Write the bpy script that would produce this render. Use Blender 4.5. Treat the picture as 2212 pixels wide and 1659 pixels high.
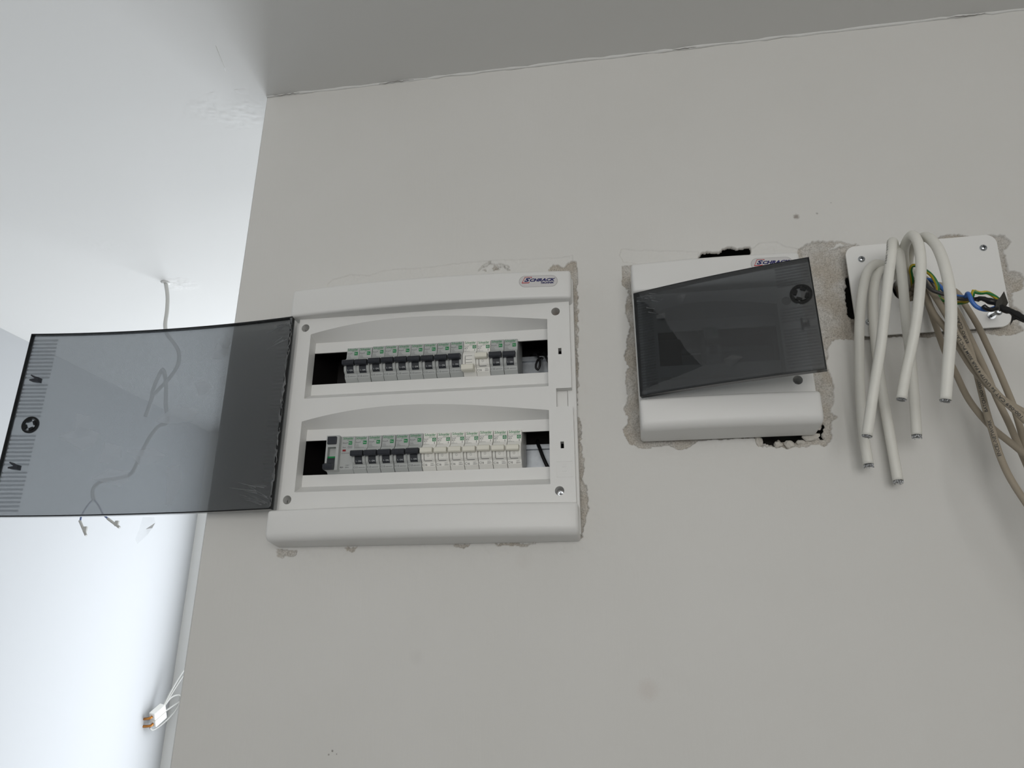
import bpy, bmesh, math, random
import numpy as np
from mathutils import Vector, Matrix

for o in list(bpy.data.objects): bpy.data.objects.remove(o)
scene = bpy.context.scene
C = scene.collection
MM = 0.001
FLOOR = -2085.0          # all builders work in millimetres: x along the wall, y into the wall (0 = painted face), z from the first row of breakers
CEIL = 467.2
XE = -133.6              # free left end of the wall
XLEFT = -1315.0          # side wall of the space on the left
YBACK = 1842.0           # window wall of the space on the left
XRIGHT = 2300.0
YFRONT = -2700.0
def V(x, y, z): return Vector((x, y, z - FLOOR)) * MM

# ---------------------------------------------------------------- camera
cam = bpy.data.cameras.new('camera'); camo = bpy.data.objects.new('camera', cam); C.objects.link(camo)
cam.sensor_width = 36.0; cam.sensor_fit = 'HORIZONTAL'; cam.lens = 36.0 * 1536.41 / 2212.0
cam.clip_start = 0.02; cam.clip_end = 50
YAW, PITCH, ROLL = 0.15083, 0.34675, -0.00060
f = Vector((-math.sin(YAW) * math.cos(PITCH), math.cos(YAW) * math.cos(PITCH), math.sin(PITCH)))
r0 = Vector((math.cos(YAW), math.sin(YAW), 0)); u0 = r0.cross(f)
r = r0 * math.cos(ROLL) + u0 * math.sin(ROLL); u = -r0 * math.sin(ROLL) + u0 * math.cos(ROLL)
mat = Matrix((r, u, -f)).transposed().to_4x4(); mat.translation = V(406.44956, -867.28560, -373.89719)
camo.matrix_world = mat
scene.camera = camo

# ---------------------------------------------------------------- light
scene.view_settings.view_transform = 'Standard'; scene.view_settings.look = 'None'
scene.view_settings.gamma = 1.0; scene.view_settings.exposure = 0.0
try: scene.view_settings.use_curve_mapping = False
except Exception: pass
w = bpy.data.worlds.new('sky'); scene.world = w; w.use_nodes = True
w.node_tree.nodes['Background'].inputs[0].default_value = (0.75, 0.85, 1.0, 1); w.node_tree.nodes['Background'].inputs[1].default_value = 1.0
def window_light(name, loc, rot, sx, sz, power, col):
    l = bpy.data.lights.new(name, 'AREA'); l.shape = 'RECTANGLE'; l.size = sx; l.size_y = sz; l.energy = power; l.color = col
    o = bpy.data.objects.new(name, l); C.objects.link(o); o.location = loc; o.rotation_euler = rot
    return o
WB = (-1130, 400, -2030, 380)      # window of the left space: x0 x1 z0 z1
WF = (-100, 1500, -800, 330)      # window of the room behind the camera
window_light('daylight_back_window', V((WB[0] + WB[1]) / 2, YBACK - 4, (WB[2] + WB[3]) / 2), (math.radians(-90), 0, 0), (WB[1] - WB[0]) * MM, (WB[3] - WB[2]) * MM, 50, (0.93, 0.965, 1.0))
window_light('daylight_front_window', V((WF[0] + WF[1]) / 2, YFRONT + 4, (WF[2] + WF[3]) / 2), (math.radians(90), 0, 0), (WF[1] - WF[0]) * MM, (WF[3] - WF[2]) * MM, 20.5, (1.0, 0.96, 0.895))

# ---------------------------------------------------------------- helpers
def lin(c):
    return tuple(((v / 255) / 12.92 if v / 255 <= 0.04045 else ((v / 255 + 0.055) / 1.055) ** 2.4) for v in c)
def mat_plain(name, rgb, rough=0.5, metal=0.0, spec=0.5, bump=0.0, scale=300.0, vary=0.0, coat=0.0):
    m = bpy.data.materials.new(name); m.use_nodes = True; nt = m.node_tree; b = nt.nodes['Principled BSDF']
    b.inputs['Base Color'].default_value = (*lin(rgb), 1); b.inputs['Roughness'].default_value = rough
    b.inputs['Metallic'].default_value = metal; b.inputs['Specular IOR Level'].default_value = spec; b.inputs['Coat Weight'].default_value = coat
    if bump or vary:
        tc = nt.nodes.new('ShaderNodeTexCoord'); n = nt.nodes.new('ShaderNodeTexNoise'); n.inputs['Scale'].default_value = scale; n.inputs['Detail'].default_value = 4
        nt.links.new(tc.outputs['Object'], n.inputs['Vector'])
        if bump:
            bp = nt.nodes.new('ShaderNodeBump'); bp.inputs['Strength'].default_value = bump; bp.inputs['Distance'].default_value = 0.0005
            nt.links.new(n.outputs['Fac'], bp.inputs['Height']); nt.links.new(bp.outputs['Normal'], b.inputs['Normal'])
        if vary:
            mx = nt.nodes.new('ShaderNodeMix'); mx.data_type = 'RGBA'
            a = lin(rgb); mx.inputs[6].default_value = (*[v * (1 - vary) for v in a], 1); mx.inputs[7].default_value = (*[min(1, v * (1 + vary)) for v in a], 1)
            nt.links.new(n.outputs['Fac'], mx.inputs[0]); nt.links.new(mx.outputs[2], b.inputs['Base Color'])
    return m
def mat_smoke(name, t, haze, rough=0.12, hazecol=(0.8, 0.82, 0.84), ior=1.45):
    m = bpy.data.materials.new(name); m.use_nodes = True; nt = m.node_tree; nt.nodes.clear()
    out = nt.nodes.new('ShaderNodeOutputMaterial'); tr = nt.nodes.new('ShaderNodeBsdfTransparent'); tr.inputs[0].default_value = (*t, 1)
    tl = nt.nodes.new('ShaderNodeBsdfTranslucent'); tl.inputs[0].default_value = (*hazecol, 1)
    df = nt.nodes.new('ShaderNodeBsdfDiffuse'); df.inputs[0].default_value = (*hazecol, 1)
    g = nt.nodes.new('ShaderNodeBsdfGlossy'); g.inputs['Roughness'].default_value = rough; g.inputs[0].default_value = (1, 1, 1, 1)
    fr = nt.nodes.new('ShaderNodeFresnel'); fr.inputs[0].default_value = ior
    h = nt.nodes.new('ShaderNodeMixShader'); h.inputs[0].default_value = 0.12; nt.links.new(tl.outputs[0], h.inputs[1]); nt.links.new(df.outputs[0], h.inputs[2])
    a = nt.nodes.new('ShaderNodeMixShader'); a.inputs[0].default_value = haze; nt.links.new(tr.outputs[0], a.inputs[1]); nt.links.new(h.outputs[0], a.inputs[2])
    b = nt.nodes.new('ShaderNodeMixShader'); nt.links.new(fr.outputs[0], b.inputs[0]); nt.links.new(a.outputs[0], b.inputs[1]); nt.links.new(g.outputs[0], b.inputs[2])
    nt.links.new(b.outputs[0], out.inputs[0]); return m

M = dict(
    plastic=mat_plain('white_plastic', (226, 226, 224), 0.42, spec=0.4, bump=0.05, scale=900),
    plate=mat_plain('matt_white_plate', (232, 232, 230), 0.5, spec=0.3),
    cavity=mat_plain('black_back_box', (34, 30, 30), 0.6),
    zinc=mat_plain('galvanised_rail', (150, 154, 158), 0.36, metal=1.0, vary=0.25, scale=120),
    steel=mat_plain('screw_steel', (190, 194, 198), 0.25, metal=1.0),
    brass=mat_plain('brass_screw', (170, 120, 70), 0.35, metal=1.0),
    mcbgrey=mat_plain('breaker_grey', (178, 181, 180), 0.45, spec=0.35),
    mcbwhite=mat_plain('breaker_white', (232, 231, 226), 0.42, spec=0.35),
    cream=mat_plain('toggle_cream', (226, 224, 212), 0.4, spec=0.35),
    dark=mat_plain('toggle_dark', (44, 47, 54), 0.4, spec=0.4),
    darkwin=mat_plain('toggle_slot', (36, 40, 47), 0.45),
    red=mat_plain('red_flag', (140, 20, 28), 0.4),
    green=mat_plain('print_green', (0, 128, 66), 0.5),
    ink=mat_plain('print_grey', (92, 94, 96), 0.6),
    inkdark=mat_plain('print_dark', (52, 54, 56), 0.6),
    white=mat_plain('print_white', (222, 226, 228), 0.6),
    navy=mat_plain('print_navy', (20, 18, 92), 0.5),
    logored=mat_plain('print_red', (178, 30, 46), 0.5),
    badge=mat_plain('logo_plate', (208, 206, 206), 0.25, coat=0.6),
    rimgrey=mat_plain('logo_rim', (176, 175, 174), 0.5),
    groove=mat_plain('moulded_groove', (120, 120, 118), 0.7),
    cablewhite=mat_plain('cable_white', (228, 227, 220), 0.45, spec=0.35, vary=0.05, scale=60),
    cablebeige=mat_plain('cable_beige', (158, 148, 132), 0.5, spec=0.3, vary=0.06, scale=80),
    cableblack=mat_plain('cable_black', (22, 22, 24), 0.45),
    tape=mat_plain('black_tape', (18, 18, 19), 0.35, bump=0.5, scale=160),
    blue=mat_plain('wire_blue', (62, 112, 190), 0.4),
    yellow=mat_plain('wire_yellow', (198, 178, 48), 0.4),
    wiregreen=mat_plain('wire_green', (40, 120, 62), 0.4),
    darkwire=mat_plain('wire_dark_grey', (60, 58, 58), 0.45),
    foil=mat_plain('foil_braid', (205, 207, 210), 0.3, metal=1.0, bump=1.0, scale=900),
    core=mat_plain('cut_core', (120, 122, 124), 0.45, metal=0.6),
    copper=mat_plain('copper', (190, 130, 70), 0.35, metal=1.0),
    paintedcable=mat_plain('pendant_cable', (196, 196, 192), 0.5),
    bluecable=mat_plain('pendant_wire_blue', (96, 112, 156), 0.5),
    floordark=mat_plain('bounce_cut_floor', (78, 75, 71), 0.85, vary=0.1, scale=6),
    floor=mat_plain('screed', (150, 147, 142), 0.8, vary=0.1, scale=6),
    ceil=mat_plain('ceiling_paint', (222, 222, 220), 0.75, spec=0.2, bump=0.25, scale=40),
    wallplain=mat_plain('painted_wall', (222, 222, 220), 0.7, spec=0.2, bump=0.2, scale=40),
    wallleft=mat_plain('left_wall_toned_down', (183, 185, 187), 0.7, spec=0.2, bump=0.2, scale=40),  # colour greyed below the other walls to hold down window brightness here
    frame=mat_plain('window_frame_white', (225, 226, 226), 0.4),
    smoke=mat_smoke('smoked_polycarbonate', (0.46, 0.475, 0.485), 0.165),
    smokeclear=mat_smoke('smoked_polycarbonate_small', (0.37, 0.385, 0.40), 0.03),
    smokedark=mat_smoke('smoked_polycarbonate_thick', (0.10, 0.11, 0.12), 0.02),
    film=mat_smoke('protective_film', (0.93, 0.93, 0.93), 0.05, rough=0.25, ior=1.25),
    smokerib=mat_smoke('smoked_rib', (0.80, 0.81, 0.82), 0.05),
    wrinkle=mat_smoke('creased_film', (0.8, 0.8, 0.8), 0.5, rough=0.2, ior=1.4),
    filmpatch=mat_smoke('lifted_film', (0.94, 0.94, 0.94), 0.34, rough=0.2, ior=1.3),
    filmhaze=mat_smoke('protective_film_small', (0.93, 0.93, 0.93), 0.2, rough=0.25, ior=1.25),
    filmlight=mat_smoke('loose_film', (0.9, 0.9, 0.9), 0.22, rough=0.2, ior=1.35),
)

def link(name, me, mat, parent=None):
    o = bpy.data.objects.new(name, me)
    C.objects.link(o)
    if mat is not None and len(me.materials) == 0: me.materials.append(mat)
    if parent is not None: o.parent = parent
    return o
def empty(name, loc):
    o = bpy.data.objects.new(name, None); C.objects.link(o); o.location = loc; o.empty_display_size = 0.02
    return o
def tag(o, label=None, cat=None, group=None, kind=None):
    if label: o['label'] = label
    if cat: o['category'] = cat
    if group: o['group'] = group
    if kind: o['kind'] = kind
    return o

class MB:
    """collects geometry in mm; org is subtracted so that the mesh is local to its parent"""
    def __init__(s): s.v = []; s.f = []; s.sm = []
    def add(s, vs, fs, smooth=False):
        b = len(s.v); s.v += [tuple(p) for p in vs]; s.f += [tuple(i + b for i in q) for q in fs]; s.sm += [smooth] * len(fs); return s
    def box(s, x0, x1, y0, y1, z0, z1):
        vs = [(x, y, z) for x in (x0, x1) for y in (y0, y1) for z in (z0, z1)]
        return s.add(vs, [(0, 1, 3, 2), (4, 6, 7, 5), (0, 4, 5, 1), (2, 3, 7, 6), (0, 2, 6, 4), (1, 5, 7, 3)])
    def prism(s, prof, x0, x1):            # prof: (y,z) outline, extruded along x
        n = len(prof); vs = [(x0, y, z) for y, z in prof] + [(x1, y, z) for y, z in prof]
        return s.add(vs, [tuple(range(n))[::-1], tuple(range(n, 2 * n))] + [(i, (i + 1) % n, n + (i + 1) % n, n + i) for i in range(n)])
    def slab(s, poly, y0, y1):             # poly: (x,z) outline, extruded along y
        n = len(poly); vs = [(x, y0, z) for x, z in poly] + [(x, y1, z) for x, z in poly]
        return s.add(vs, [tuple(range(n)), tuple(range(n, 2 * n))[::-1]] + [(i, n + i, n + (i + 1) % n, (i + 1) % n) for i in range(n)])
    def cyl(s, cx, cz, r, y0, y1, n=24, cap=True):
        a = [(cx + r * math.cos(2 * math.pi * i / n), cz + r * math.sin(2 * math.pi * i / n)) for i in range(n)]
        vs = [(x, y0, z) for x, z in a] + [(x, y1, z) for x, z in a]
        fs = [(i, n + i, n + (i + 1) % n, (i + 1) % n) for i in range(n)]
        s.add(vs, fs, True)
        if cap: s.add(vs, [tuple(range(n)), tuple(range(n, 2 * n))[::-1]])
        return s
    def ring(s, cx, cz, r0, r1, y0, y1, n=32):
        for k in range(n):
            a0, a1 = 2 * math.pi * k / n, 2 * math.pi * (k + 1) / n
            p = [(cx + q * math.cos(a), cz + q * math.sin(a)) for q, a in ((r0, a0), (r1, a0), (r1, a1), (r0, a1))]
            vs = [(x, y0, z) for x, z in p] + [(x, y1, z) for x, z in p]
            s.add(vs, [(0, 1, 2, 3), (7, 6, 5, 4), (1, 5, 6, 2), (3, 7, 4, 0)])
        return s
    def tube(s, path, rad, n=12, cap=True, flat=None):
        pts = [np.array(p, float) for p in path]; m = len(pts)
        T = [pts[min(i + 1, m - 1)] - pts[max(i - 1, 0)] for i in range(m)]; T = [t / (np.linalg.norm(t) + 1e-9) for t in T]
        ref = np.array([0, -1.0, 0]) if abs(T[0][1]) < 0.9 else np.array([1.0, 0, 0])
        N = ref - T[0] * (ref @ T[0]); N /= np.linalg.norm(N); vs = []
        for i in range(m):
            N = N - T[i] * (N @ T[i]); N /= np.linalg.norm(N); B = np.cross(T[i], N)
            rr = rad(i / (m - 1)) if callable(rad) else rad
            for k in range(n):
                a = 2 * math.pi * k / n
                vs.append(pts[i] + rr * (math.cos(a) * N + math.sin(a) * B))
        fs = [(i * n + k, i * n + (k + 1) % n, (i + 1) * n + (k + 1) % n, (i + 1) * n + k) for i in range(m - 1) for k in range(n)]
        s.add(vs, fs, True)
        if cap: s.add([vs[k] for k in range(n)][::-1] + vs[-n:], [tuple(range(n)), tuple(range(n, 2 * n))])
        return s
    def mesh(s, name, org=(0, 0, 0), bevel=0.0, seg=2, angle=35, ymax=None, auto=False):
        me = bpy.data.meshes.new(name)
        me.from_pydata([((x - org[0]) * MM, (y - org[1]) * MM, (z - org[2]) * MM) for x, y, z in s.v], [], s.f)
        me.polygons.foreach_set('use_smooth', s.sm)
        bm = bmesh.new(); bm.from_mesh(me); bmesh.ops.remove_doubles(bm, verts=bm.verts, dist=1e-6); bmesh.ops.recalc_face_normals(bm, faces=bm.faces)
        if bevel:
            es = [e for e in bm.edges if len(e.link_faces) == 2 and e.calc_face_angle(0) > math.radians(angle) and (ymax is None or min(v.co.y for v in e.verts) < (ymax - org[1]) * MM)]
            bmesh.ops.bevel(bm, geom=es, offset=bevel * MM, segments=seg, affect='EDGES', profile=0.5, clamp_overlap=True)
            for fc in bm.faces: fc.smooth = False
        bm.to_mesh(me); bm.free(); me.update()
        if auto:
            me.polygons.foreach_set('use_smooth', [True] * len(me.polygons)); me.set_sharp_from_angle(angle=math.radians(32)); me.update()
        return me
    def build(s, name, mat, parent=None, org=None, **k):
        top = parent is None
        if org is None: org = (0, 0, 0) if top else parent.get('_org', (0, 0, 0))
        org = tuple(org)
        o = link(name, s.mesh(name, org, **k), mat, parent)
        o['_org'] = list(org)
        if top: o.location = V(*org)
        return o
def root(name, org):
    o = empty(name, V(*org)); o['_org'] = list(org); return o

def smoothpath(pts, step=4.0):
    P = [np.array(p, float) for p in pts]; P = [2 * P[0] - P[1]] + P + [2 * P[-1] - P[-2]]; out = []
    for i in range(1, len(P) - 2):
        p0, p1, p2, p3 = P[i - 1:i + 3]; n = max(2, int(np.linalg.norm(p2 - p1) / step))
        def tj(a, b, t): return t + max(np.linalg.norm(b - a), 1e-6) ** 0.5
        t0 = 0.0; t1 = tj(p0, p1, t0); t2 = tj(p1, p2, t1); t3 = tj(p2, p3, t2)
        for k in range(n):
            t = t1 + (t2 - t1) * k / n
            a1 = (t1 - t) / (t1 - t0) * p0 + (t - t0) / (t1 - t0) * p1; a2 = (t2 - t) / (t2 - t1) * p1 + (t - t1) / (t2 - t1) * p2; a3 = (t3 - t) / (t3 - t2) * p2 + (t - t2) / (t3 - t2) * p3
            b1 = (t2 - t) / (t2 - t0) * a1 + (t - t0) / (t2 - t0) * a2; b2 = (t3 - t) / (t3 - t1) * a2 + (t - t1) / (t3 - t1) * a3
            out.append((t2 - t) / (t2 - t1) * b1 + (t - t1) / (t2 - t1) * b2)
    out.append(P[-2]); return out

_txt = {}
def text2d(s, bold=0.0, shear=0.0):
    """flat outline mesh of a line of lettering, normalised to width 1 and height 1 (with its baseline box)"""
    key = (s, bold, shear)
    if key in _txt: return _txt[key]
    cu = bpy.data.curves.new('t', 'FONT'); cu.body = s; cu.size = 1.0; cu.offset = bold; cu.shear = shear; cu.resolution_u = 2
    o = bpy.data.objects.new('t', cu); C.objects.link(o)
    dg = bpy.context.evaluated_depsgraph_get(); me = bpy.data.meshes.new_from_object(o.evaluated_get(dg))
    v = [(p.co.x, p.co.y) for p in me.vertices]; fc = [tuple(p.vertices) for p in me.polygons]
    bpy.data.objects.remove(o); bpy.data.curves.remove(cu); bpy.data.meshes.remove(me)
    x0 = min(p[0] for p in v); x1 = max(p[0] for p in v); y0 = min(p[1] for p in v); y1 = max(p[1] for p in v)
    v = [((x - x0) / (x1 - x0), (y - y0) / (y1 - y0)) for x, y in v]
    _txt[key] = (v, fc); return v, fc
def text(mb, s, x0, x1, z0, z1, yf, bold=0.0, shear=0.0):
    """lettering in the box x0..x1, z0..z1 laid on the surface y = yf(x, z)"""
    v, fc = text2d(s, bold, shear)
    vs = [(x0 + a * (x1 - x0), 0, z0 + b * (z1 - z0)) for a, b in v]
    mb.add([(x, yf(x, z), z) for x, _, z in vs], fc)
    return mb
def lerp_tab(tab):
    xs = np.array([t[0] for t in tab]); ys = np.array([t[1] for t in tab])
    return lambda q: float(np.interp(q, xs, ys))
def fill2d(outline, holes, y0, y1):
    """plate with holes: outline and holes are (x,z) polygons; returns verts and faces between y0 and y1"""
    cu = bpy.data.curves.new('p', 'CURVE'); cu.dimensions = '2D'; cu.fill_mode = 'BOTH'; cu.extrude = abs(y1 - y0) / 2
    for pl in [outline] + holes:
        sp = cu.splines.new('POLY'); sp.points.add(len(pl) - 1); sp.use_cyclic_u = True
        for p, (x, z) in zip(sp.points, pl): p.co = (x, z, 0, 1)
    o = bpy.data.objects.new('p', cu); C.objects.link(o)
    dg = bpy.context.evaluated_depsgraph_get(); me = bpy.data.meshes.new_from_object(o.evaluated_get(dg))
    v = [(p.co.x, (y0 + y1) / 2 - p.co.z, p.co.y) for p in me.vertices]; fc = [tuple(p.vertices) for p in me.polygons]
    bpy.data.objects.remove(o); bpy.data.curves.remove(cu); bpy.data.meshes.remove(me)
    return v, fc
def circ(cx, cz, r, n=24): return [(cx + r * math.cos(2 * math.pi * i / n), cz + r * math.sin(2 * math.pi * i / n)) for i in range(n)]
def rrect(x0, x1, z0, z1, r, n=6):
    out = []
    for cx, cz, a0 in ((x1 - r, z1 - r, 0), (x0 + r, z1 - r, 90), (x0 + r, z0 + r, 180), (x1 - r, z0 + r, 270)):
        for k in range(n + 1):
            a = math.radians(a0 + 90 * k / n); out.append((cx + r * math.cos(a), cz + r * math.sin(a)))
    return out

# ---------------------------------------------------------------- damaged plaster on the wall (mm on the wall face)
EXPOSED = [[(324.1, 109.0), (331.6, 115.3), (337.8, 115.5), (346.3, 110.6), (348.9, 114.5), (358.8, 118.5), (364.9, 117.3), (364.4, 100.7), (364.6, 66.7), (363.7, 40.1), (362.3, 14.0), (362.5, 1.1), (360.7, -17.9), (361.8, -36.8), (361.1, -59.1), (358.7, -80.8), (359.1, -102.4), (361.5, -107.9), (363.6, -121.2), (362.1, -144.7), (365.9, -162.9), (362.6, -185.6), (367.1, -198.2), (367.9, -210.6), (369.4, -219.2), (367.2, -227.7), (363.3, -234.9), (361.7, -246.9), (358.3, -257.5), (347.2, -246.6), (351.7, -94.0), (348.6, -73.1), (352.9, 81.1)], [(425.6, 104.9), (425.9, 76.3), (432.5, 67.7), (427.7, 44.3), (431.4, 16.7), (422.2, -26.5), (426.6, -39.8), (421.0, -63.4), (424.2, -81.6), (417.4, -99.1), (422.6, -111.8), (415.1, -127.2), (422.4, -144.7), (440.0, -150.6), (464.6, -146.5), (480.3, -153.0), (495.0, -149.4), (503.5, -143.0), (544.9, -142.2), (570.2, -141.6), (578.4, -151.9), (598.0, -156.1), (621.2, -155.3), (651.7, -154.9), (660.5, -146.2), (661.7, -128.0), (670.5, -120.0), (663.6, -114.6), (670.7, -97.9), (672.2, -77.2), (667.7, -54.1), (671.3, -34.6), (678.6, -22.5), (702.5, -18.6), (674.3, -23.7), (688.1, -20.1), (711.4, -22.4), (753.5, -19.9), (803.9, -24.7), (842.6, -20.7), (870.0, -26.9), (888.4, -27.7), (897.4, -20.7), (895.6, -14.7), (903.8, 2.6), (893.2, 10.9), (895.6, 27.4), (910.5, 32.4), (914.5, 47.4), (909.8, 57.2), (898.3, 57.3), (899.9, 88.1), (911.3, 99.1), (903.1, 108.7), (886.3, 109.5), (867.7, 102.3), (865.1, 108.7), (850.6, 115.3), (827.6, 113.3), (821.5, 95.1), (747.4, 101.7), (728.2, 110.0), (702.6, 114.0), (693.0, 105.7), (722.6, 112.2), (697.7, 119.9), (674.2, 119.7), (656.2, 111.2), (648.5, 78.0), (499.3, 90.5), (447.2, 105.1)], [(-30.2, -264.6), (-1.7, -265.1), (-0.4, -271.4), (-11.5, -274.3), (-26.5, -272.8)], [(62.1, -263.8), (79.1, -262.9), (73.1, -269.6), (67.7, -268.2)], [(201.3, -262.2), (222.7, -262.0), (221.5, -265.6), (214.0, -266.7), (205.1, -264.1)], [(250.1, -261.9), (267.5, -261.7), (292.1, -262.2), (304.3, -262.4), (292.1, -265.5), (274.9, -264.8), (255.1, -264.1)], [(246.8, 119.0), (248.2, 122.1), (250.9, 122.6), (253.3, 119.7), (256.9, 113.5), (248.0, 113.6)], [(231.6, 114.4), (236.1, 118.7), (238.2, 114.4)]]
HOLES = [[(528.1, 110.4), (530.3, 115.3), (540.1, 117.5), (552.1, 115.2), (564.1, 121.5), (572.0, 122.8), (582.0, 118.9), (594.2, 120.2), (596.2, 114.5), (595.9, 104.4)], [(575.2, -133.4), (574.6, -139.1), (574.3, -143.7), (575.9, -149.0), (581.7, -149.5), (594.1, -152.9), (595.4, -150.9), (598.0, -147.0), (606.2, -149.1), (611.2, -147.3), (616.4, -148.4), (624.3, -148.7), (629.4, -146.1), (632.1, -141.0), (637.8, -138.4), (642.0, -142.0), (647.2, -146.3), (653.2, -148.2), (650.4, -141.8), (654.9, -132.9), (656.4, -127.8), (654.8, -125.9), (647.1, -135.4)], [(714.7, 67.0), (708.0, 67.6), (704.1, 37.5), (701.9, 14.2), (706.3, 8.5), (718.2, 3.8), (729.7, 59.4)]]
CRACKS = [[(227.1, 114.8), (228.6, 117.2), (230.1, 119.7), (232.4, 121.5), (233.6, 123.4), (237.2, 125.8), (240.7, 127.1), (244.3, 128.3)], [(232.4, 121.2), (236.0, 120.7), (239.0, 122.3), (241.4, 124.7), (244.3, 125.5), (247.9, 124.5), (251.5, 122.4), (256.0, 123.5), (259.0, 122.1)], [(251.5, 122.4), (254.2, 119.3), (251.3, 114.9), (248.0, 114.1)], [(254.2, 119.3), (257.2, 117.7), (259.6, 118.9)], [(262.2, 118.3), (265.5, 116.0), (268.5, 113.7), (271.7, 113.2)], [(256.0, 123.5), (262.2, 122.1), (263.4, 120.4), (267.6, 119.8), (270.2, 116.6)]]
STEPS = [[(3.8, 110.4), (13.2, 118.3), (39.8, 124.1), (66.9, 120.4), (86.5, 126.8), (148.6, 126.6), (177.7, 127.7), (202.6, 129.9), (253.9, 129.7), (316.9, 126.4), (351.7, 126.2), (360.3, 127.5), (360.6, 94.2), (151.4, 111.4), (168.9, 104.2), (4.9, 106.0)], [(588.4, 114.2), (599.0, 116.3), (608.5, 124.6), (630.7, 124.0), (640.0, 116.7), (656.2, 111.2), (651.6, 101.6), (589.1, 105.0)], [(422.9, 121.7), (427.0, 131.7), (448.5, 127.7), (528.0, 118.6), (527.1, 108.4), (447.3, 107.1), (427.7, 110.9)]]
SPOTS = [[(659.6, 160.1)], [(686.5, 162.5)], [(706.3, 177.1)], [(426.6, -424.7)], [(66.4, -492.1)], [(62.3, -496.0)], [(71.7, -495.3)], [(161.2, -391.9)], [(288.0, -282.6)]]

def vnoise(x, z, s, seed):
    """smooth value noise, numpy"""
    xi = np.floor(x / s).astype(np.int64); zi = np.floor(z / s).astype(np.int64); fx = x / s - xi; fz = z / s - zi
    fx = fx * fx * (3 - 2 * fx); fz = fz * fz * (3 - 2 * fz)
    def h(a, b):
        n = (a * 374761393 + b * 668265263 + seed * 982451653) & 0x7fffffff
        n = ((n ^ (n >> 13)) * 1274126177) & 0x7fffffff
        return ((n ^ (n >> 16)) & 0xffff) / 65535.0
    return (h(xi, zi) * (1 - fx) + h(xi + 1, zi) * fx) * (1 - fz) + (h(xi, zi + 1) * (1 - fx) + h(xi + 1, zi + 1) * fx) * fz - 0.5
def inpoly(x, z, poly):
    r = np.zeros(x.shape, bool); n = len(poly)
    bx0 = min(p[0] for p in poly) - 6; bx1 = max(p[0] for p in poly) + 6; bz0 = min(p[1] for p in poly) - 6; bz1 = max(p[1] for p in poly) + 6
    sel = (x > bx0) & (x < bx1) & (z > bz0) & (z < bz1); X = x[sel]; Z = z[sel]; q = np.zeros(X.shape, bool)
    for i in range(n):
        (xa, za), (xb, zb) = poly[i], poly[(i + 1) % n]
        if za == zb: continue
        c = ((za > Z) != (zb > Z)) & (X < (xb - xa) * (Z - za) / (zb - za) + xa); q ^= c
    r[sel] = q; return r
def distline(x, z, pl):
    d = np.full(x.shape, 1e9)
    for (xa, za), (xb, zb) in zip(pl[:-1], pl[1:]):
        L = (xb - xa) ** 2 + (zb - za) ** 2; t = np.clip(((x - xa) * (xb - xa) + (z - za) * (zb - za)) / L, 0, 1)
        d = np.minimum(d, np.hypot(x - xa - t * (xb - xa), z - za - t * (zb - za)))
    return d

GX0, GX1, GZ0, GZ1, GS = -60.0, 960.0, -330.0, 190.0, 1.0
nx = int((GX1 - GX0) / GS) + 1; nz = int((GZ1 - GZ0) / GS) + 1
gx, gz = np.meshgrid(np.linspace(GX0, GX1, nx), np.linspace(GZ0, GZ1, nz))
jx = gx + 3.0 * vnoise(gx, gz, 7, 1) + 2.2 * vnoise(gx, gz, 2.5, 2); jz = gz + 3.0 * vnoise(gx, gz, 7, 3) + 2.2 * vnoise(gx, gz, 2.5, 4)
expo = np.zeros(gx.shape); depth = np.zeros(gx.shape)
for pl in EXPOSED: expo[inpoly(jx, jz, pl)] = 1
step = np.zeros(gx.shape)
for pl in STEPS: step[inpoly(gx + 1.5 * vnoise(gx, gz, 9, 5), gz + 1.5 * vnoise(gx, gz, 9, 6), pl)] = 1
fade = np.clip(np.minimum(np.minimum(gx - GX0, GX1 - gx), np.minimum(gz - GZ0, GZ1 - gz)) / 60.0, 0, 1)
near = np.exp(-np.minimum.reduce([np.hypot(np.maximum(0, np.maximum(a - gx, gx - b)), np.maximum(0, np.maximum(c - gz, gz - d))) for a, b, c, d in ((-28, 358, -262, 86), (436, 642, -145, 82), (707, 884, -20, 101))]) / 22.0)
depth += fade * (0.9 * vnoise(gx, gz, 60, 7) + (0.25 + 1.5 * near) * vnoise(gx, gz, 14, 8) * 0.8 + near * 0.7 * vnoise(gx, gz, 4, 9))
depth += 1.3 * step + step * 0.7 * vnoise(gx, gz, 3, 10)
depth += expo * (2.6 + 2.4 * vnoise(gx, gz, 9, 11) + 1.8 * vnoise(gx, gz, 3, 12) + 1.0 * vnoise(gx, gz, 1.6, 13))
crack = np.zeros(gx.shape)
for pl in CRACKS: crack = np.maximum(crack, (distline(jx * 0.5 + gx * 0.5, jz * 0.5 + gz * 0.5, pl) < 0.75).astype(float))
depth += crack * 9
void = np.zeros(gx.shape)
hx = gx + 3.5 * vnoise(gx, gz, 9, 21) + 2.4 * vnoise(gx, gz, 3, 22); hz = gz + 3.5 * vnoise(gx, gz, 9, 23) + 2.4 * vnoise(gx, gz, 3, 24)
for pl in HOLES: void[inpoly(hx, hz, pl)] = 1
for a, b, c, d in ((-14, 344, -224, 48), (444, 634, -112, 50), (724, 870, -6, 88)): void[(gx > a) & (gx < b) & (gz > c) & (gz < d)] = 1
depth = np.where(void > 0, 5.0 + 2 * vnoise(gx, gz, 5, 31), depth)
WALL_T = 220.0
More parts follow.
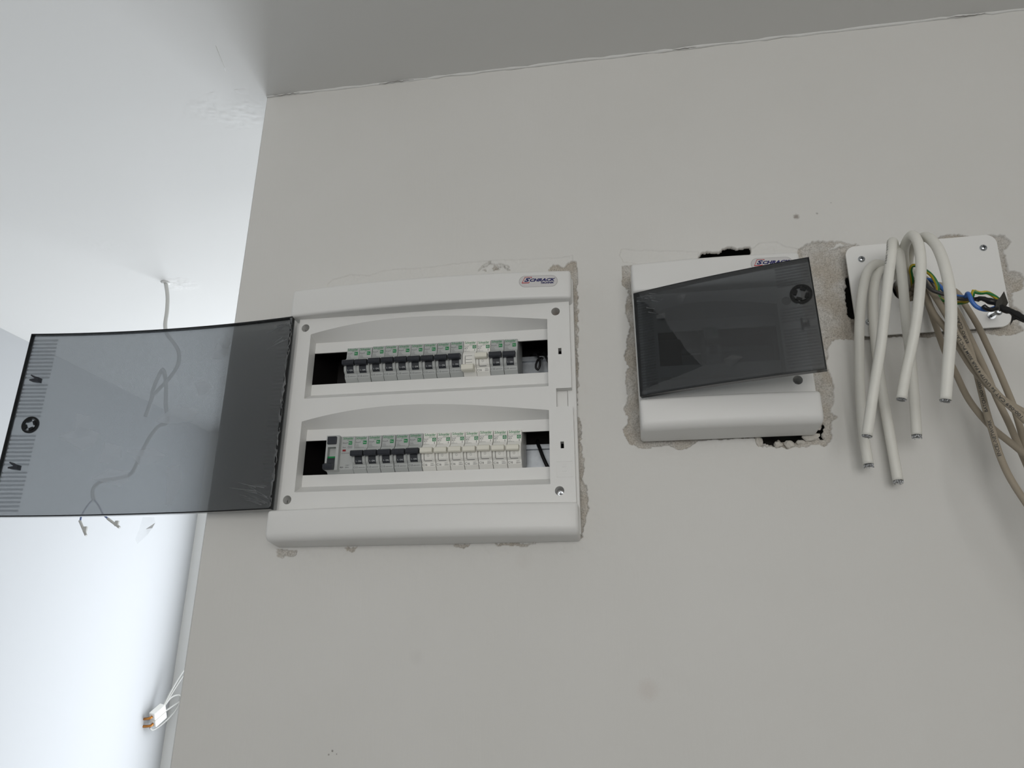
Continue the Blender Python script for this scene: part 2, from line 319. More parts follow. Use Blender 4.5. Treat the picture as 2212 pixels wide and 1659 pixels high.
def plaster_material():
    m = bpy.data.materials.new('patched_wall_paint'); m.use_nodes = True; nt = m.node_tree; L = nt.links.new; b = nt.nodes['Principled BSDF']
    tc = nt.nodes.new('ShaderNodeTexCoord'); at = nt.nodes.new('ShaderNodeAttribute'); at.attribute_name = 'exposed'
    n1 = nt.nodes.new('ShaderNodeTexNoise'); n1.inputs['Scale'].default_value = 5.0; n1.inputs['Detail'].default_value = 5
    n2 = nt.nodes.new('ShaderNodeTexNoise'); n2.inputs['Scale'].default_value = 600.0; n2.inputs['Detail'].default_value = 6; n2.inputs['Roughness'].default_value = 0.7
    n3 = nt.nodes.new('ShaderNodeTexNoise'); n3.inputs['Scale'].default_value = 28.0; n3.inputs['Detail'].default_value = 4
    for n in (n1, n2, n3): L(tc.outputs['Object'], n.inputs['Vector'])
    paint = nt.nodes.new('ShaderNodeMix'); paint.data_type = 'RGBA'; paint.inputs[6].default_value = (*lin((214, 213, 209)), 1); paint.inputs[7].default_value = (*lin((221, 220, 217)), 1); L(n1.outputs['Fac'], paint.inputs[0])
    ra = nt.nodes.new('ShaderNodeValToRGB'); ra.color_ramp.elements[0].position = 0.28; ra.color_ramp.elements[0].color = (*lin((150, 147, 140)), 1); ra.color_ramp.elements[1].position = 0.58; ra.color_ramp.elements[1].color = (*lin((212, 209, 204)), 1); L(n2.outputs['Fac'], ra.inputs[0])
    rb = nt.nodes.new('ShaderNodeValToRGB'); rb.color_ramp.elements[0].position = 0.4; rb.color_ramp.elements[0].color = (*lin((232, 227, 220)), 1); rb.color_ramp.elements[1].position = 0.62; rb.color_ramp.elements[1].color = (*lin((246, 246, 246)), 1); L(n3.outputs['Fac'], rb.inputs[0])
    mu = nt.nodes.new('ShaderNodeMix'); mu.data_type = 'RGBA'; mu.blend_type = 'MULTIPLY'; mu.inputs[0].default_value = 1.0; L(ra.outputs[0], mu.inputs[6]); L(rb.outputs[0], mu.inputs[7])
    cm = nt.nodes.new('ShaderNodeMix'); cm.data_type = 'RGBA'; L(at.outputs['Fac'], cm.inputs[0]); L(paint.outputs[2], cm.inputs[6]); L(mu.outputs[2], cm.inputs[7])
    last = cm.outputs[2]
    for k, ((x, z), rad, col, amt) in enumerate(zip([p[0] for p in SPOTS], (4.5, 1.8, 1.2, 13, 1.4, 1.2, 0.9, 10, 12), ((96, 78, 62), (120, 116, 110), (140, 136, 130), (196, 184, 176), (90, 80, 74), (100, 90, 84), (110, 100, 94), (184, 182, 178), (196, 190, 184)), (0.6, 0.5, 0.4, 0.25, 0.7, 0.6, 0.6, 0.12, 0.15))):
        mp = nt.nodes.new('ShaderNodeVectorMath'); mp.operation = 'DISTANCE'; mp.inputs[1].default_value = V(x, 0, z)
        ad = nt.nodes.new('ShaderNodeVectorMath'); ad.operation = 'MULTIPLY_ADD'; L(n2.outputs['Color'], ad.inputs[0]); ad.inputs[1].default_value = (rad * MM * 1.6,) * 3; L(tc.outputs['Object'], ad.inputs[2]); L(ad.outputs[0], mp.inputs[0])
        off = rad * MM * 0.8; mp.inputs[1].default_value = V(x, 0, z) + Vector((off, off, off))
        mr = nt.nodes.new('ShaderNodeMapRange'); mr.inputs['From Min'].default_value = rad * MM * 0.4; mr.inputs['From Max'].default_value = rad * MM * 1.1; mr.inputs['To Min'].default_value = amt; mr.inputs['To Max'].default_value = 0.0; L(mp.outputs['Value'], mr.inputs['Value'])
        mm_ = nt.nodes.new('ShaderNodeMix'); mm_.data_type = 'RGBA'; L(mr.outputs[0], mm_.inputs[0]); L(last, mm_.inputs[6]); mm_.inputs[7].default_value = (*lin(col), 1); last = mm_.outputs[2]
    L(last, b.inputs['Base Color']); b.inputs['Roughness'].default_value = 0.72; b.inputs['Specular IOR Level'].default_value = 0.2
    b1 = nt.nodes.new('ShaderNodeBump'); b1.inputs['Strength'].default_value = 0.25; b1.inputs['Distance'].default_value = 0.002; L(n3.outputs['Fac'], b1.inputs['Height'])
    mpn = nt.nodes.new('ShaderNodeMapping'); mpn.inputs['Scale'].default_value = (260, 260, 22); L(tc.outputs['Object'], mpn.inputs['Vector'])
    n4 = nt.nodes.new('ShaderNodeTexNoise'); n4.inputs['Scale'].default_value = 1.0; n4.inputs['Detail'].default_value = 3; L(mpn.outputs['Vector'], n4.inputs['Vector'])
    b2 = nt.nodes.new('ShaderNodeBump'); b2.inputs['Strength'].default_value = 0.18; b2.inputs['Distance'].default_value = 0.0008; L(n4.outputs['Fac'], b2.inputs['Height']); L(b1.outputs['Normal'], b2.inputs['Normal'])
    L(b2.outputs['Normal'], b.inputs['Normal'])
    return m
def build_wall():
    vs = np.stack([gx.ravel(), depth.ravel(), gz.ravel()], -1)
    idx = np.arange(nx * nz).reshape(nz, nx)
    q = np.stack([idx[:-1, :-1], idx[:-1, 1:], idx[1:, 1:], idx[1:, :-1]], -1).reshape(-1, 4)
    vd = void.ravel() > 0; q = q[~vd[q].all(1)]        # broken right through: the hollow behind shows
    ex = []; ef = []; b0 = nx * nz
    def quad(*p):
        b = b0 + len(ex); ex.extend(p); ef.append((b, b + 1, b + 2, b + 3))
    def rect(x0, x1, z0, z1): quad((x0, 0, z0), (x1, 0, z0), (x1, 0, z1), (x0, 0, z1))
    xl = XE + 3
    rect(xl, GX0, FLOOR, CEIL); rect(GX1, XRIGHT, FLOOR, CEIL); rect(GX0, GX1, FLOOR, GZ0); rect(GX0, GX1, GZ1, CEIL)
    quad((XE, 3, FLOOR), (xl, 0, FLOOR), (xl, 0, CEIL), (XE, 3, CEIL))
    quad((XE, WALL_T, FLOOR), (XE, 3, FLOOR), (XE, 3, CEIL), (XE, WALL_T, CEIL))
    quad((XRIGHT, WALL_T, FLOOR), (XE, WALL_T, FLOOR), (XE, WALL_T, CEIL), (XRIGHT, WALL_T, CEIL))
    vs = np.concatenate([vs, np.array(ex, float)]); vs[:, 2] -= FLOOR; vs *= MM
    fa = np.concatenate([q, np.array(ef)])
    me = bpy.data.meshes.new('wall_front'); me.vertices.add(len(vs)); me.vertices.foreach_set('co', vs.ravel().astype(np.float32))
    me.loops.add(fa.size); me.loops.foreach_set('vertex_index', fa.ravel().astype(np.int32)); me.polygons.add(len(fa)); me.polygons.foreach_set('loop_start', np.arange(0, fa.size, 4, dtype=np.int32))
    sm = np.zeros(len(fa), bool); sm[:len(q)] = True; me.polygons.foreach_set('use_smooth', sm)
    a = me.attributes.new('exposed', 'FLOAT', 'POINT'); av = np.zeros(len(vs), np.float32); av[:nx * nz] = np.maximum(expo, void).ravel(); a.data.foreach_set('value', av)
    me.update(calc_edges=True); me.validate()
    return tag(link('wall_front', me, plaster_material()), kind='structure')
wall = build_wall(); wall['_org'] = [0, 0, FLOOR]

# bead of filler and hairline cracks where the wall meets the ceiling
rnd = random.Random(4)
pts = []; x = XE + 2
while x < XRIGHT: pts.append((x, -0.6 + rnd.uniform(-1, 1) * 0.8, CEIL - 0.6 + rnd.uniform(-1, 1) * 0.9)); x += rnd.uniform(10, 30)
rads = [rnd.uniform(1.0, 3.2) for _ in pts]
MB().tube(pts, lambda t: rads[min(len(rads) - 1, int(t * (len(rads) - 1) + 0.5))], n=8).build('filler_bead', M['wallplain'], wall)
mb = MB()
for x0, x1 in ((-118, -70), (60, 120), (520, 560), (905, 960)):
    x = x0; p = []
    while x < x1: p.append((x, -3.2 + rnd.uniform(-.8, .8), CEIL - 2.6 + rnd.uniform(-1.0, 1.0))); x += rnd.uniform(3, 7)
    mb.tube(p, lambda t: 0.3 * math.sin(math.pi * min(max(t, .05), .95)) + 0.1, n=5)
mb.build('hairline_crack', mat_plain('crack_line_grey', (96, 92, 86), 0.9), wall)  # thin dark grey strands laid along the bead as crack lines

# ---------------------------------------------------------------- rest of the shell
def struct(name, mb, mat): return tag(mb.build(name, mat, org=(0, 0, FLOOR)), kind='structure')
ceil = struct('ceiling', MB().box(XLEFT - 100, XRIGHT + 100, YFRONT - 100, YBACK + 100, CEIL, CEIL + 120), M['ceil'])
struct('floor', MB().box(XLEFT - 100, XRIGHT + 100, 110, YBACK + 100, FLOOR - 100, FLOOR), M['floor'])
struct('floor', MB().box(XLEFT - 100, XRIGHT + 100, YFRONT - 100, 110, FLOOR - 100, FLOOR), M['floordark'])  # unseen front part of the floor, darkened to cut bounce onto the wall
ceil['_org'] = [0, 0, FLOOR]
def smear(cx, cy, w_, h_, amp, seed):
    n, m_ = 60, 40; X, Y = np.meshgrid(np.linspace(-1, 1, n), np.linspace(-1, 1, m_)); x = cx + X * w_ / 2; y = cy + Y * h_ / 2
    win = np.clip(1.15 - np.hypot(X, Y) + 0.5 * vnoise(x, y, 22, seed), 0, 1); hgt = amp * win * (0.55 + vnoise(x, y, 9, seed + 1) + 0.6 * vnoise(x, y, 4, seed + 2)) - 0.15
    MB().add([(a, b, CEIL - c) for a, b, c in zip(x.ravel(), y.ravel(), hgt.ravel())], [(j * n + i, j * n + i + 1, (j + 1) * n + i + 1, (j + 1) * n + i) for j in range(m_ - 1) for i in range(n - 1)], True).build('filler_smear', M['ceil'], ceil)
smear(-205, 22, 170, 90, 1.3, 51); smear(-655, 585, 110, 70, 1.6, 61); smear(-720, 380, 160, 110, 0.5, 71)
MB().tube([(-158, -112, CEIL), (-163, -92, CEIL), (-168, -70, CEIL), (-170, -62, CEIL)], lambda t: 0.2 + 0.7 * math.sin(math.pi * t), 6).build('filler_ridge', M['ceil'], ceil)
def crumb(c, rad, seed):
    bm = bmesh.new(); bmesh.ops.create_icosphere(bm, subdivisions=2, radius=1.0); rr = random.Random(seed); mb = MB()
    vs = [(c[0] + v.co.x * rad[0] * k, c[1] + v.co.y * rad[1] * k, c[2] + v.co.z * rad[2] * k) for v in bm.verts for k in (rr.uniform(.75, 1.2),)]
    mb.add(vs, [tuple(v.index for v in f_.verts) for f_ in bm.faces]); bm.free(); mb.build('plaster_crumb', CRUMB, wall)
CRUMB = mat_plain('broken_plaster', (196, 192, 184), 0.9, vary=0.15, scale=500)
crumb((598, 1, -152), (5, 4, 4.5), 1); crumb((611, 1, -152.5), (6.5, 4, 5), 2); crumb((637, 1, -143.5), (10, 4, 6), 3); crumb((624, 2, -150), (5, 3, 3), 4); crumb((576, 2, -148), (5, 4, 8), 5)
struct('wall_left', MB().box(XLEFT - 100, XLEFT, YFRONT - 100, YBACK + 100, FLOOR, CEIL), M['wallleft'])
struct('wall_right', MB().box(XRIGHT, XRIGHT + 100, YFRONT - 100, YBACK + 100, FLOOR, CEIL), M['wallplain'])
def holed(y0, y1, wn):
    a, b, c, d = wn
    return MB().box(XLEFT, a, y0, y1, FLOOR, CEIL).box(b, XRIGHT, y0, y1, FLOOR, CEIL).box(a, b, y0, y1, FLOOR, c).box(a, b, y0, y1, d, CEIL)
struct('wall_back', holed(YBACK, YBACK + 100, WB), M['wallplain'])
struct('wall_behind', holed(YFRONT - 100, YFRONT, WF), M['wallplain'])
for n, (wn, y) in enumerate(((WB, YBACK + 60), (WF, YFRONT - 70))):
    a, b, c, d = wn; mb = MB(); t = 50; y1 = y + 30
    mb.box(a, b, y, y1, c, c + t).box(a, b, y, y1, d - t, d).box(a, a + t, y, y1, c + t, d - t).box(b - t, b, y, y1, c + t, d - t).box((a + b) / 2 - 30, (a + b) / 2 + 30, y, y1, c + t, d - t)
    struct('window_%d' % (n + 1), mb, M['frame'])

# ---------------------------------------------------------------- circuit breakers
PITCH_MM = 18.0
PROF = [(3.0, -12.5), (2.6, -12.6), (-12.5, -13.4), (-17.5, -18.2), (-22, -20.0), (-28, -20.0), (-33.5, -18.4), (-36.5, -14.4), (-41.5, -13.4), (-46.8, -6.5)]
yprof = lerp_tab([(z, y) for z, y in PROF][::-1])
def body_profile():
    return [(33, 18), (6, 18), (6, 2.6)] + [(y, z) for z, y in PROF[1:]] + [(6, -46.8), (6, -64), (33, -64)]
def strip(mb, x0, x1, z0, z1, off, n=8, thick=0.5):
    """thin curved plate that follows the front of a breaker"""
    zs = [z0 + (z1 - z0) * i / n for i in range(n + 1)]; vs = []
    for z in zs:
        y = yprof(z) - off; vs += [(x0, y, z), (x1, y, z), (x1, y + thick + off, z), (x0, y + thick + off, z)]
    fs = [(0, 1, 2, 3), tuple(4 * n + k for k in (3, 2, 1, 0))]
    for i in range(n):
        a = 4 * i
        for k in range(4): fs.append((a + k, a + 4 + k, a + 4 + (k + 1) % 4, a + (k + 1) % 4))
    mb.add(vs, fs); return mb
def surf(off): return lambda x, z: yprof(z) - off
W = 17.7
TOG_UP = [(-15, -19.4), (-26.6, -19.8), (-28.8, -21.2), (-28.6, -26.0), (-27.0, -27.2), (-18, -26.4)]
TOG_DN = [(-15, -34.4), (-26, -35.4), (-27.8, -37.0), (-27.4, -42.6), (-25.6, -43.8), (-12, -42.0)]
def ribs(mb, x0, x1, y, z0, z1, n):
    for k in range(n):
        x = x0 + (x1 - x0) * (k + 0.5) / n; mb.box(x - 0.22, x + 0.22, y - 0.35, y + 0.4, z0, z1)
    return mb
def meshes_grey(rating):
    d = {}
    b = MB().prism(body_profile(), 0.15, W); strip(b, 1.3, 3.7, -34.5, -21.5, 0.9); strip(b, 14.0, 16.6, -34.5, -21.5, 0.9)
    d['body'] = (b.mesh('body', bevel=0.25, seg=1), 'mcbgrey')
    t = MB().prism(TOG_UP, 0.2, 16.4); ribs(t, 1, 15.6, -28.7, -25.8, -21.6, 11)
    d['toggle'] = (t.mesh('toggle', bevel=0.35, seg=1, angle=50), 'dark')
    s = strip(MB(), 4.0, 13.7, -35.6, -22.5, 0.45)
    for z in (-24.6, -26.1, -27.6, -29.1): strip(s, 4.6, 13.1, z - 0.35, z + 0.35, 0.95, n=1)
    d['toggle_slot'] = (s.mesh('toggle_slot'), 'darkwin')
    d['brand_print'] = (text(text(MB(), 'Schneider', 1.2, 15.6, -1.6, 2.0, surf(0.12), 0.012), 'Electric', 7.6, 15.4, -3.1, -1.9, surf(0.12)).mesh('brand_print'), 'green')
    p = MB(); text(p, 'Easy9', 1.2, 7.9, -7.0, -4.8, surf(0.12), 0.006); text(p, rating, 1.2, 4.6, -9.4, -8.0, surf(0.12)); text(p, '6000A', 1.2, 6.0, -11.4, -10.1, surf(0.12))
    text(p, 'EZ9F51113', 1.4, 12.5, -13.4, -12.2, surf(0.14))
    d['range_print'] = (p.mesh('range_print'), 'ink')
    g = MB(); g.slab([(x, z) for x, z in rrect(10.9, 15.8, -8.6, -3.9, 0.5, 3)], yprof(-6) - 0.25, yprof(-6) + 0.3)
    d['green_badge'] = (g.mesh('green_badge'), 'green')
    d['badge_print'] = (text(MB(), 'Pro', 11.7, 15.0, -7.2, -5.3, lambda x, z: yprof(-6) - 0.36).mesh('badge_print'), 'white')
    d['position_print'] = (text(MB(), 'I - ON', 5.6, 12.6, -33.6, -31.6, surf(0.62)).mesh('position_print'), 'white')
    p = MB(); text(p, rating, 0.9, 6.2, -40.4, -38.0, surf(0.14), 0.004); text(p, '240V/415V~', 7.2, 16.6, -40.2, -38.9, surf(0.14))
    d['rating_print'] = (p.mesh('rating_print'), 'inkdark')
    return d
def house(mb, cx, cz, s, y):
    P = [(-1, -0.9), (-1, 0.2), (0, 1.0), (1, 0.2), (1, -0.9), (-0.35, -0.9), (-0.35, -0.05), (0.4, -0.05)]
    for (a, b), (c, d) in zip(P[:-1], P[1:]):
        L = math.hypot(c - a, d - b); nx_, nz_ = -(d - b) / L * 0.13, (c - a) / L * 0.13
        mb.add([(cx + s * (a + nx_), y, cz + s * (b + nz_)), (cx + s * (c + nx_), y, cz + s * (d + nz_)), (cx + s * (c - nx_), y, cz + s * (d - nz_)), (cx + s * (a - nx_), y, cz + s * (b - nz_))], [(0, 1, 2, 3)])
    return mb
def meshes_white(off):
    d = {}
    b = MB().prism(body_profile(), 0.15, W); strip(b, 1.0, 3.4, -34.5, -21.5, 0.9); strip(b, 14.6, 17.0, -34.5, -21.5, 0.9)
    d['body'] = (b.mesh('body', bevel=0.25, seg=1), 'mcbwhite')
    t = MB().prism(TOG_DN if off else TOG_UP, 0.2, 16.0)
    d['toggle'] = (t.mesh('toggle', bevel=0.45, seg=2, angle=50), 'cream')
    s = strip(MB(), 4.3, 14.2, -34.8, -20.5, 0.3)
    d['toggle_slot'] = (s.mesh('toggle_slot'), 'mcbwhite')
    g = strip(MB(), 3.7, 4.4, -34.8, -21.0, 0.35); strip(g, 4.3, 13.8, -35.3, -34.7, 0.35, n=1)
    if off:
        for z in (-22.0, -27.0, -31.0): strip(g, 4.8, 13.2, z - 0.25, z + 0.25, 0.5, n=1)
    d['slot_gap'] = (g.mesh('slot_gap'), 'groove')
    p = MB()
    if not off: text(p, 'O', 7.9, 10.5, -30.6, -27.6, surf(0.42), -0.01)
    if not off: d['moulded_mark'] = (p.mesh('moulded_mark'), 'groove')
    d['label_line'] = (strip(MB(), 0.3, 17.5, -4.15, -3.85, 0.06, n=1).mesh('label_line'), 'groove')
    d['brand_print'] = (text(text(MB(), 'Schneider', 1.6, 16.2, -1.6, 2.0, surf(0.12), 0.012), 'Electric', 8.0, 16.0, -3.1, -1.9, surf(0.12)).mesh('brand_print'), 'green')
    p = MB(); text(p, 'Resi9', 1.2, 6.4, -6.6, -5.0, surf(0.12), 0.006); text(p, 'MCB', 1.2, 5.4, -9.0, -7.4, surf(0.12), 0.006); text(p, 'C16', 1.2, 4.0, -11.2, -9.9, surf(0.12)); text(p, 'R9F14116', 1.2, 8.4, -13.2, -12.0, surf(0.12), 0.006)
    strip(p, 14.6, 15.2, -12.4, -9.4, 0.1, n=2)
    d['range_print'] = (p.mesh('range_print'), 'ink')
    g = MB(); g.slab([(x, z) for x, z in rrect(12.0, 16.8, -8.8, -4.4, 0.5, 3)], yprof(-6) - 0.25, yprof(-6) + 0.3)
    d['green_badge'] = (g.mesh('green_badge'), 'green')
    d['badge_print'] = (house(MB(), 14.4, -6.5, 1.4, yprof(-6) - 0.36).mesh('badge_print'), 'white')
    p = MB(); text(p, 'C16', 0.9, 6.8, -40.8, -38.0, surf(0.14), 0.008); text(p, '230V~', 11.2, 16.4, -38.7, -37.4, surf(0.14)); text(p, '6000/3', 11.2, 16.4, -40.8, -39.4, surf(0.14), 0.006)
    d['rating_print'] = (p.mesh('rating_print'), 'inkdark')
    return d
KIT = {'C13': meshes_grey('C13'), 'C10': meshes_grey('C10'), 'W': meshes_white(False), 'WOFF': meshes_white(True)}
def breaker(kind, x, z, label, group, dy=0.0):
    o = root('circuit_breaker', (x, dy, z)); tag(o, label, 'circuit breaker', group)
    kids = {}
    for n, (me, m) in KIT[kind].items():
        par = kids['green_badge'] if n == 'badge_print' else kids['toggle_slot'] if n in ('position_print', 'slot_gap') else o
        kids[n] = link(n, me, M[m], par)
    return o
ORD = ['first', 'second', 'third', 'fourth', 'fifth', 'sixth', 'seventh', 'eighth', 'ninth', 'tenth', 'eleventh', 'twelfth', 'thirteenth']
row1 = ['C13'] * 9 + ['WOFF', 'W'] + ['C10'] * 2
rnd = random.Random(2)
for i, k in enumerate(row1):
    x = 48.6 + 18.13 * i; dz = 0.35 * rnd.uniform(-1, 1) + (0.5 if i in (2, 3, 4) else 0) + (-0.6 if i > 9 else 0)
    if k == 'C13': lb = 'grey breaker with raised black toggle, %s from the left in the upper row' % ORD[i]
    elif k == 'WOFF': lb = 'white breaker with its cream toggle flipped down, tenth in the upper row'
    elif k == 'W': lb = 'white breaker with raised cream toggle, eleventh from left in the upper row'
    else: lb = ('grey C10 breaker beside the white one, second from right in the upper row', 'grey C10 breaker at the right end of the upper row')[i - 11]
    breaker(k, x, dz, lb, 'breakers in the upper row', rnd.uniform(-0.5, 0.5))
for i in range(12):
    x = 70.2 + 18.25 * i; dz = -125.3 + 0.3 * rnd.uniform(-1, 1) - (0.5 if i > 9 else 0)
    if i < 5: breaker('C13', x, dz, ('grey breaker directly right of the residual current switch in the lower row' if i == 0 else 'grey breaker with raised black toggle, %s grey one in the lower row' % ORD[i]), 'grey breakers in the lower row', rnd.uniform(-0.5, 0.5))
    else: breaker('W', x, dz, ('white C16 breaker at the right end of the lower row' if i == 11 else 'white C16 breaker, %s white one from the left in the lower row' % ORD[i - 5]), 'white breakers in the lower row', rnd.uniform(-0.5, 0.5))
breaker('C13', 521.0, -6.0, 'lone grey breaker behind the smoked door of the small board', 'breaker of the small board', -12.0)

# residual current device, two modules wide
def rcd(x, z):
    o = root('residual_current_device', (x, 0, z)); o['_org'] = [0, 0, 0]
    tag(o, 'wide residual current device with test button at the left of the lower row', 'residual current device')
    prof = [(33, 18), (6, 18), (6, 2.6), (-12.6, 2.6), (-13.4, -36.5), (-13.0, -41.5), (-6.5, -46.8), (6, -46.8), (6, -64), (33, -64)]
    MB().prism(prof, 0.2, 36.0).build('body', M['mcbgrey'], o, bevel=0.25, seg=1)
    v, fc = fill2d(rrect(0.4, 17.8, -43.5, 2.4, 0.8, 3), [rrect(3.0, 14.0, -41.0, -13.0, 0.6, 3)], -20.5, -11.0)
    MB().add(v, fc).build('raised_housing', M['mcbgrey'], o)
    b = MB().slab(rrect(2.4, 14.6, -9.6, 0.6, 1.0, 4), -23.0, -18).build('test_button', M['dark'], o, bevel=0.5)
    text(MB(), 'T', 7.0, 10.2, -7.0, -2.0, lambda x_, z_: -23.15, -0.01).build('button_print', M['darkwin'], b)
    MB().prism([(-13.5, -26.5), (-19.0, -27.5), (-20.5, -30.5), (-20.5, -36.0), (-13.5, -37.0)], 3.2, 13.8).build('switch_rocker', M['darkwin'], o)
    MB().prism([(-13.6, -24.2), (-18.2, -25.0), (-19.2, -27.4), (-13.6, -27.4)], 3.2, 13.8).build('green_stripe', M['green'], o)
    t = MB().prism([(-14, -34.6), (-24, -35.0), (-28.5, -37.5), (-28.0, -42.8), (-25, -44.2), (-14, -41.0)], 1.2, 13.9); ribs(t, 2, 13.2, -28.2, -42.4, -38.2, 9)
    t.build('toggle', M['dark'], o, bevel=0.4, seg=1, angle=50)
    s2 = lambda off: (lambda x_, z_: -12.65 - 0.8 * (2.6 - z_) / 39 - off)
    text(text(MB(), 'Schneider', 20.0, 33.8, -1.6, 1.8, s2(.12), 0.012), 'Electric', 26.0, 33.6, -3.1, -1.9, s2(.12)).build('brand_print', M['green'], o)
    p = MB(); text(p, 'Easy9', 20.0, 26.4, -7.6, -5.4, s2(.12), 0.006); text(p, '30mA', 20.0, 24.6, -13.0, -11.4, s2(.12)); text(p, 'AC', 28.6, 31.4, -12.7, -11.5, s2(.12)); text(p, 'EZ9R35240', 19.4, 30.0, -20.6, -19.4, s2(.12))
    for za, zb, xa, xb in ((-11.0, -10.7, 27.2, 32.6), (-13.4, -13.1, 27.2, 32.6), (-13.4, -10.7, 27.2, 27.5), (-13.4, -10.7, 32.3, 32.6)): p.box(xa, xb, s2(.14)(0, -12), s2(0)(0, -12) + .3, za, zb)
    text(p, '40A', 18.6, 23.4, -39.6, -37.6, s2(.3), 0.004); text(p, '240V', 26.0, 31.0, -36.8, -35.6, s2(.2)); text(p, '50Hz', 25.6, 30.6, -39.6, -38.2, s2(.3), 0.006)
    p.build('rating_print', M['ink'], o)
    g = MB().slab(rrect(27.6, 32.4, -8.8, -4.2, 0.5, 3), -13.1, -12.4).build('green_badge', M['green'], o)
    text(MB(), 'Pro', 28.3, 31.7, -7.4, -5.5, lambda x_, z_: -13.2).build('badge_print', M['white'], g)
    MB().box(20.4, 24.6, -13.6, -12.6, -17.6, -15.2).build('trip_flag', M['red'], o)
rcd(33.9, -125.0)

# ---------------------------------------------------------------- distribution boards
def logo(par, cx, cz, yf):
    """capsule plate with the maker's lettering; cx,cz is its centre, 50 x 16.5 mm"""
    pl = rrect(cx - 25.2, cx + 25.2, cz - 8.3, cz + 8.3, 8.2, 8)
    b = MB(); n = len(pl); b.add([(x, yf(x) - 0.35, z) for x, z in pl] + [(x, yf(x) + 0.8, z) for x, z in pl], [tuple(range(n))] + [(i, n + i, n + (i + 1) % n, (i + 1) % n) for i in range(n)])
    lp = b.build('logo_plate', M['badge'], par)
    g = MB(); n = len(pl)
    for i in range(n):
        (x0, z0), (x1, z1) = pl[i], pl[(i + 1) % n]
        k = 0.97; q = [(x0, z0), (x1, z1), (cx + (x1 - cx) * k, cz + (z1 - cz) * (k - .01)), (cx + (x0 - cx) * k, cz + (z0 - cz) * (k - .01))]
        g.add([(x, yf(x) - 0.42, z) for x, z in q], [(0, 1, 2, 3)])
    g.build('plate_rim', M['rimgrey'], lp)
    t = MB(); ys = lambda x, z: yf(x) - 0.5
    text(t, 'S', cx - 18.4, cx - 10.2, cz - 0.8, cz + 5.0, ys, 0.05, 0.35)
    text(t, 'CHRACK', cx - 11.0, cx + 22.8, cz - 0.8, cz + 3.9, ys, 0.05, 0.35)
    text(t, 'TECHNIK', cx + 3.2, cx + 21.0, cz - 4.0, cz - 1.5, ys, 0.05, 0.35)
    t.build('logo_lettering', M['navy'], lp)
    r_ = MB()
    def seg(ax, az, bx, bz, w_):
        L = math.hypot(bx - ax, bz - az); a_, b_ = -(bz - az) / L * w_, (bx - ax) / L * w_
        q = [(ax + a_, az + b_), (bx + a_, bz + b_), (bx - a_, bz - b_), (ax - a_, az - b_)]; r_.add([(cx + x, yf(cx + x) - 0.55, cz + z) for x, z in q], [(0, 1, 2, 3)])
    seg(-21.2, -2.2, -17.2, 6.2, 0.32); seg(-17.4, 6.1, -8.4, 6.1, 0.32); seg(-8.5, 6.2, -9.2, 4.4, 0.32); seg(-21.4, -2.2, -12.2, -2.2, 0.55); seg(-12.2, -2.2, -11.5, -1.0, 0.4)
    r_.build('logo_frame', M['logored'], lp)
ARCH = [(0, 0), (57.8, 10.7), (116, 16.3), (168, 15.3), (244, 9.9), (287, 4.8), (325, 0)]
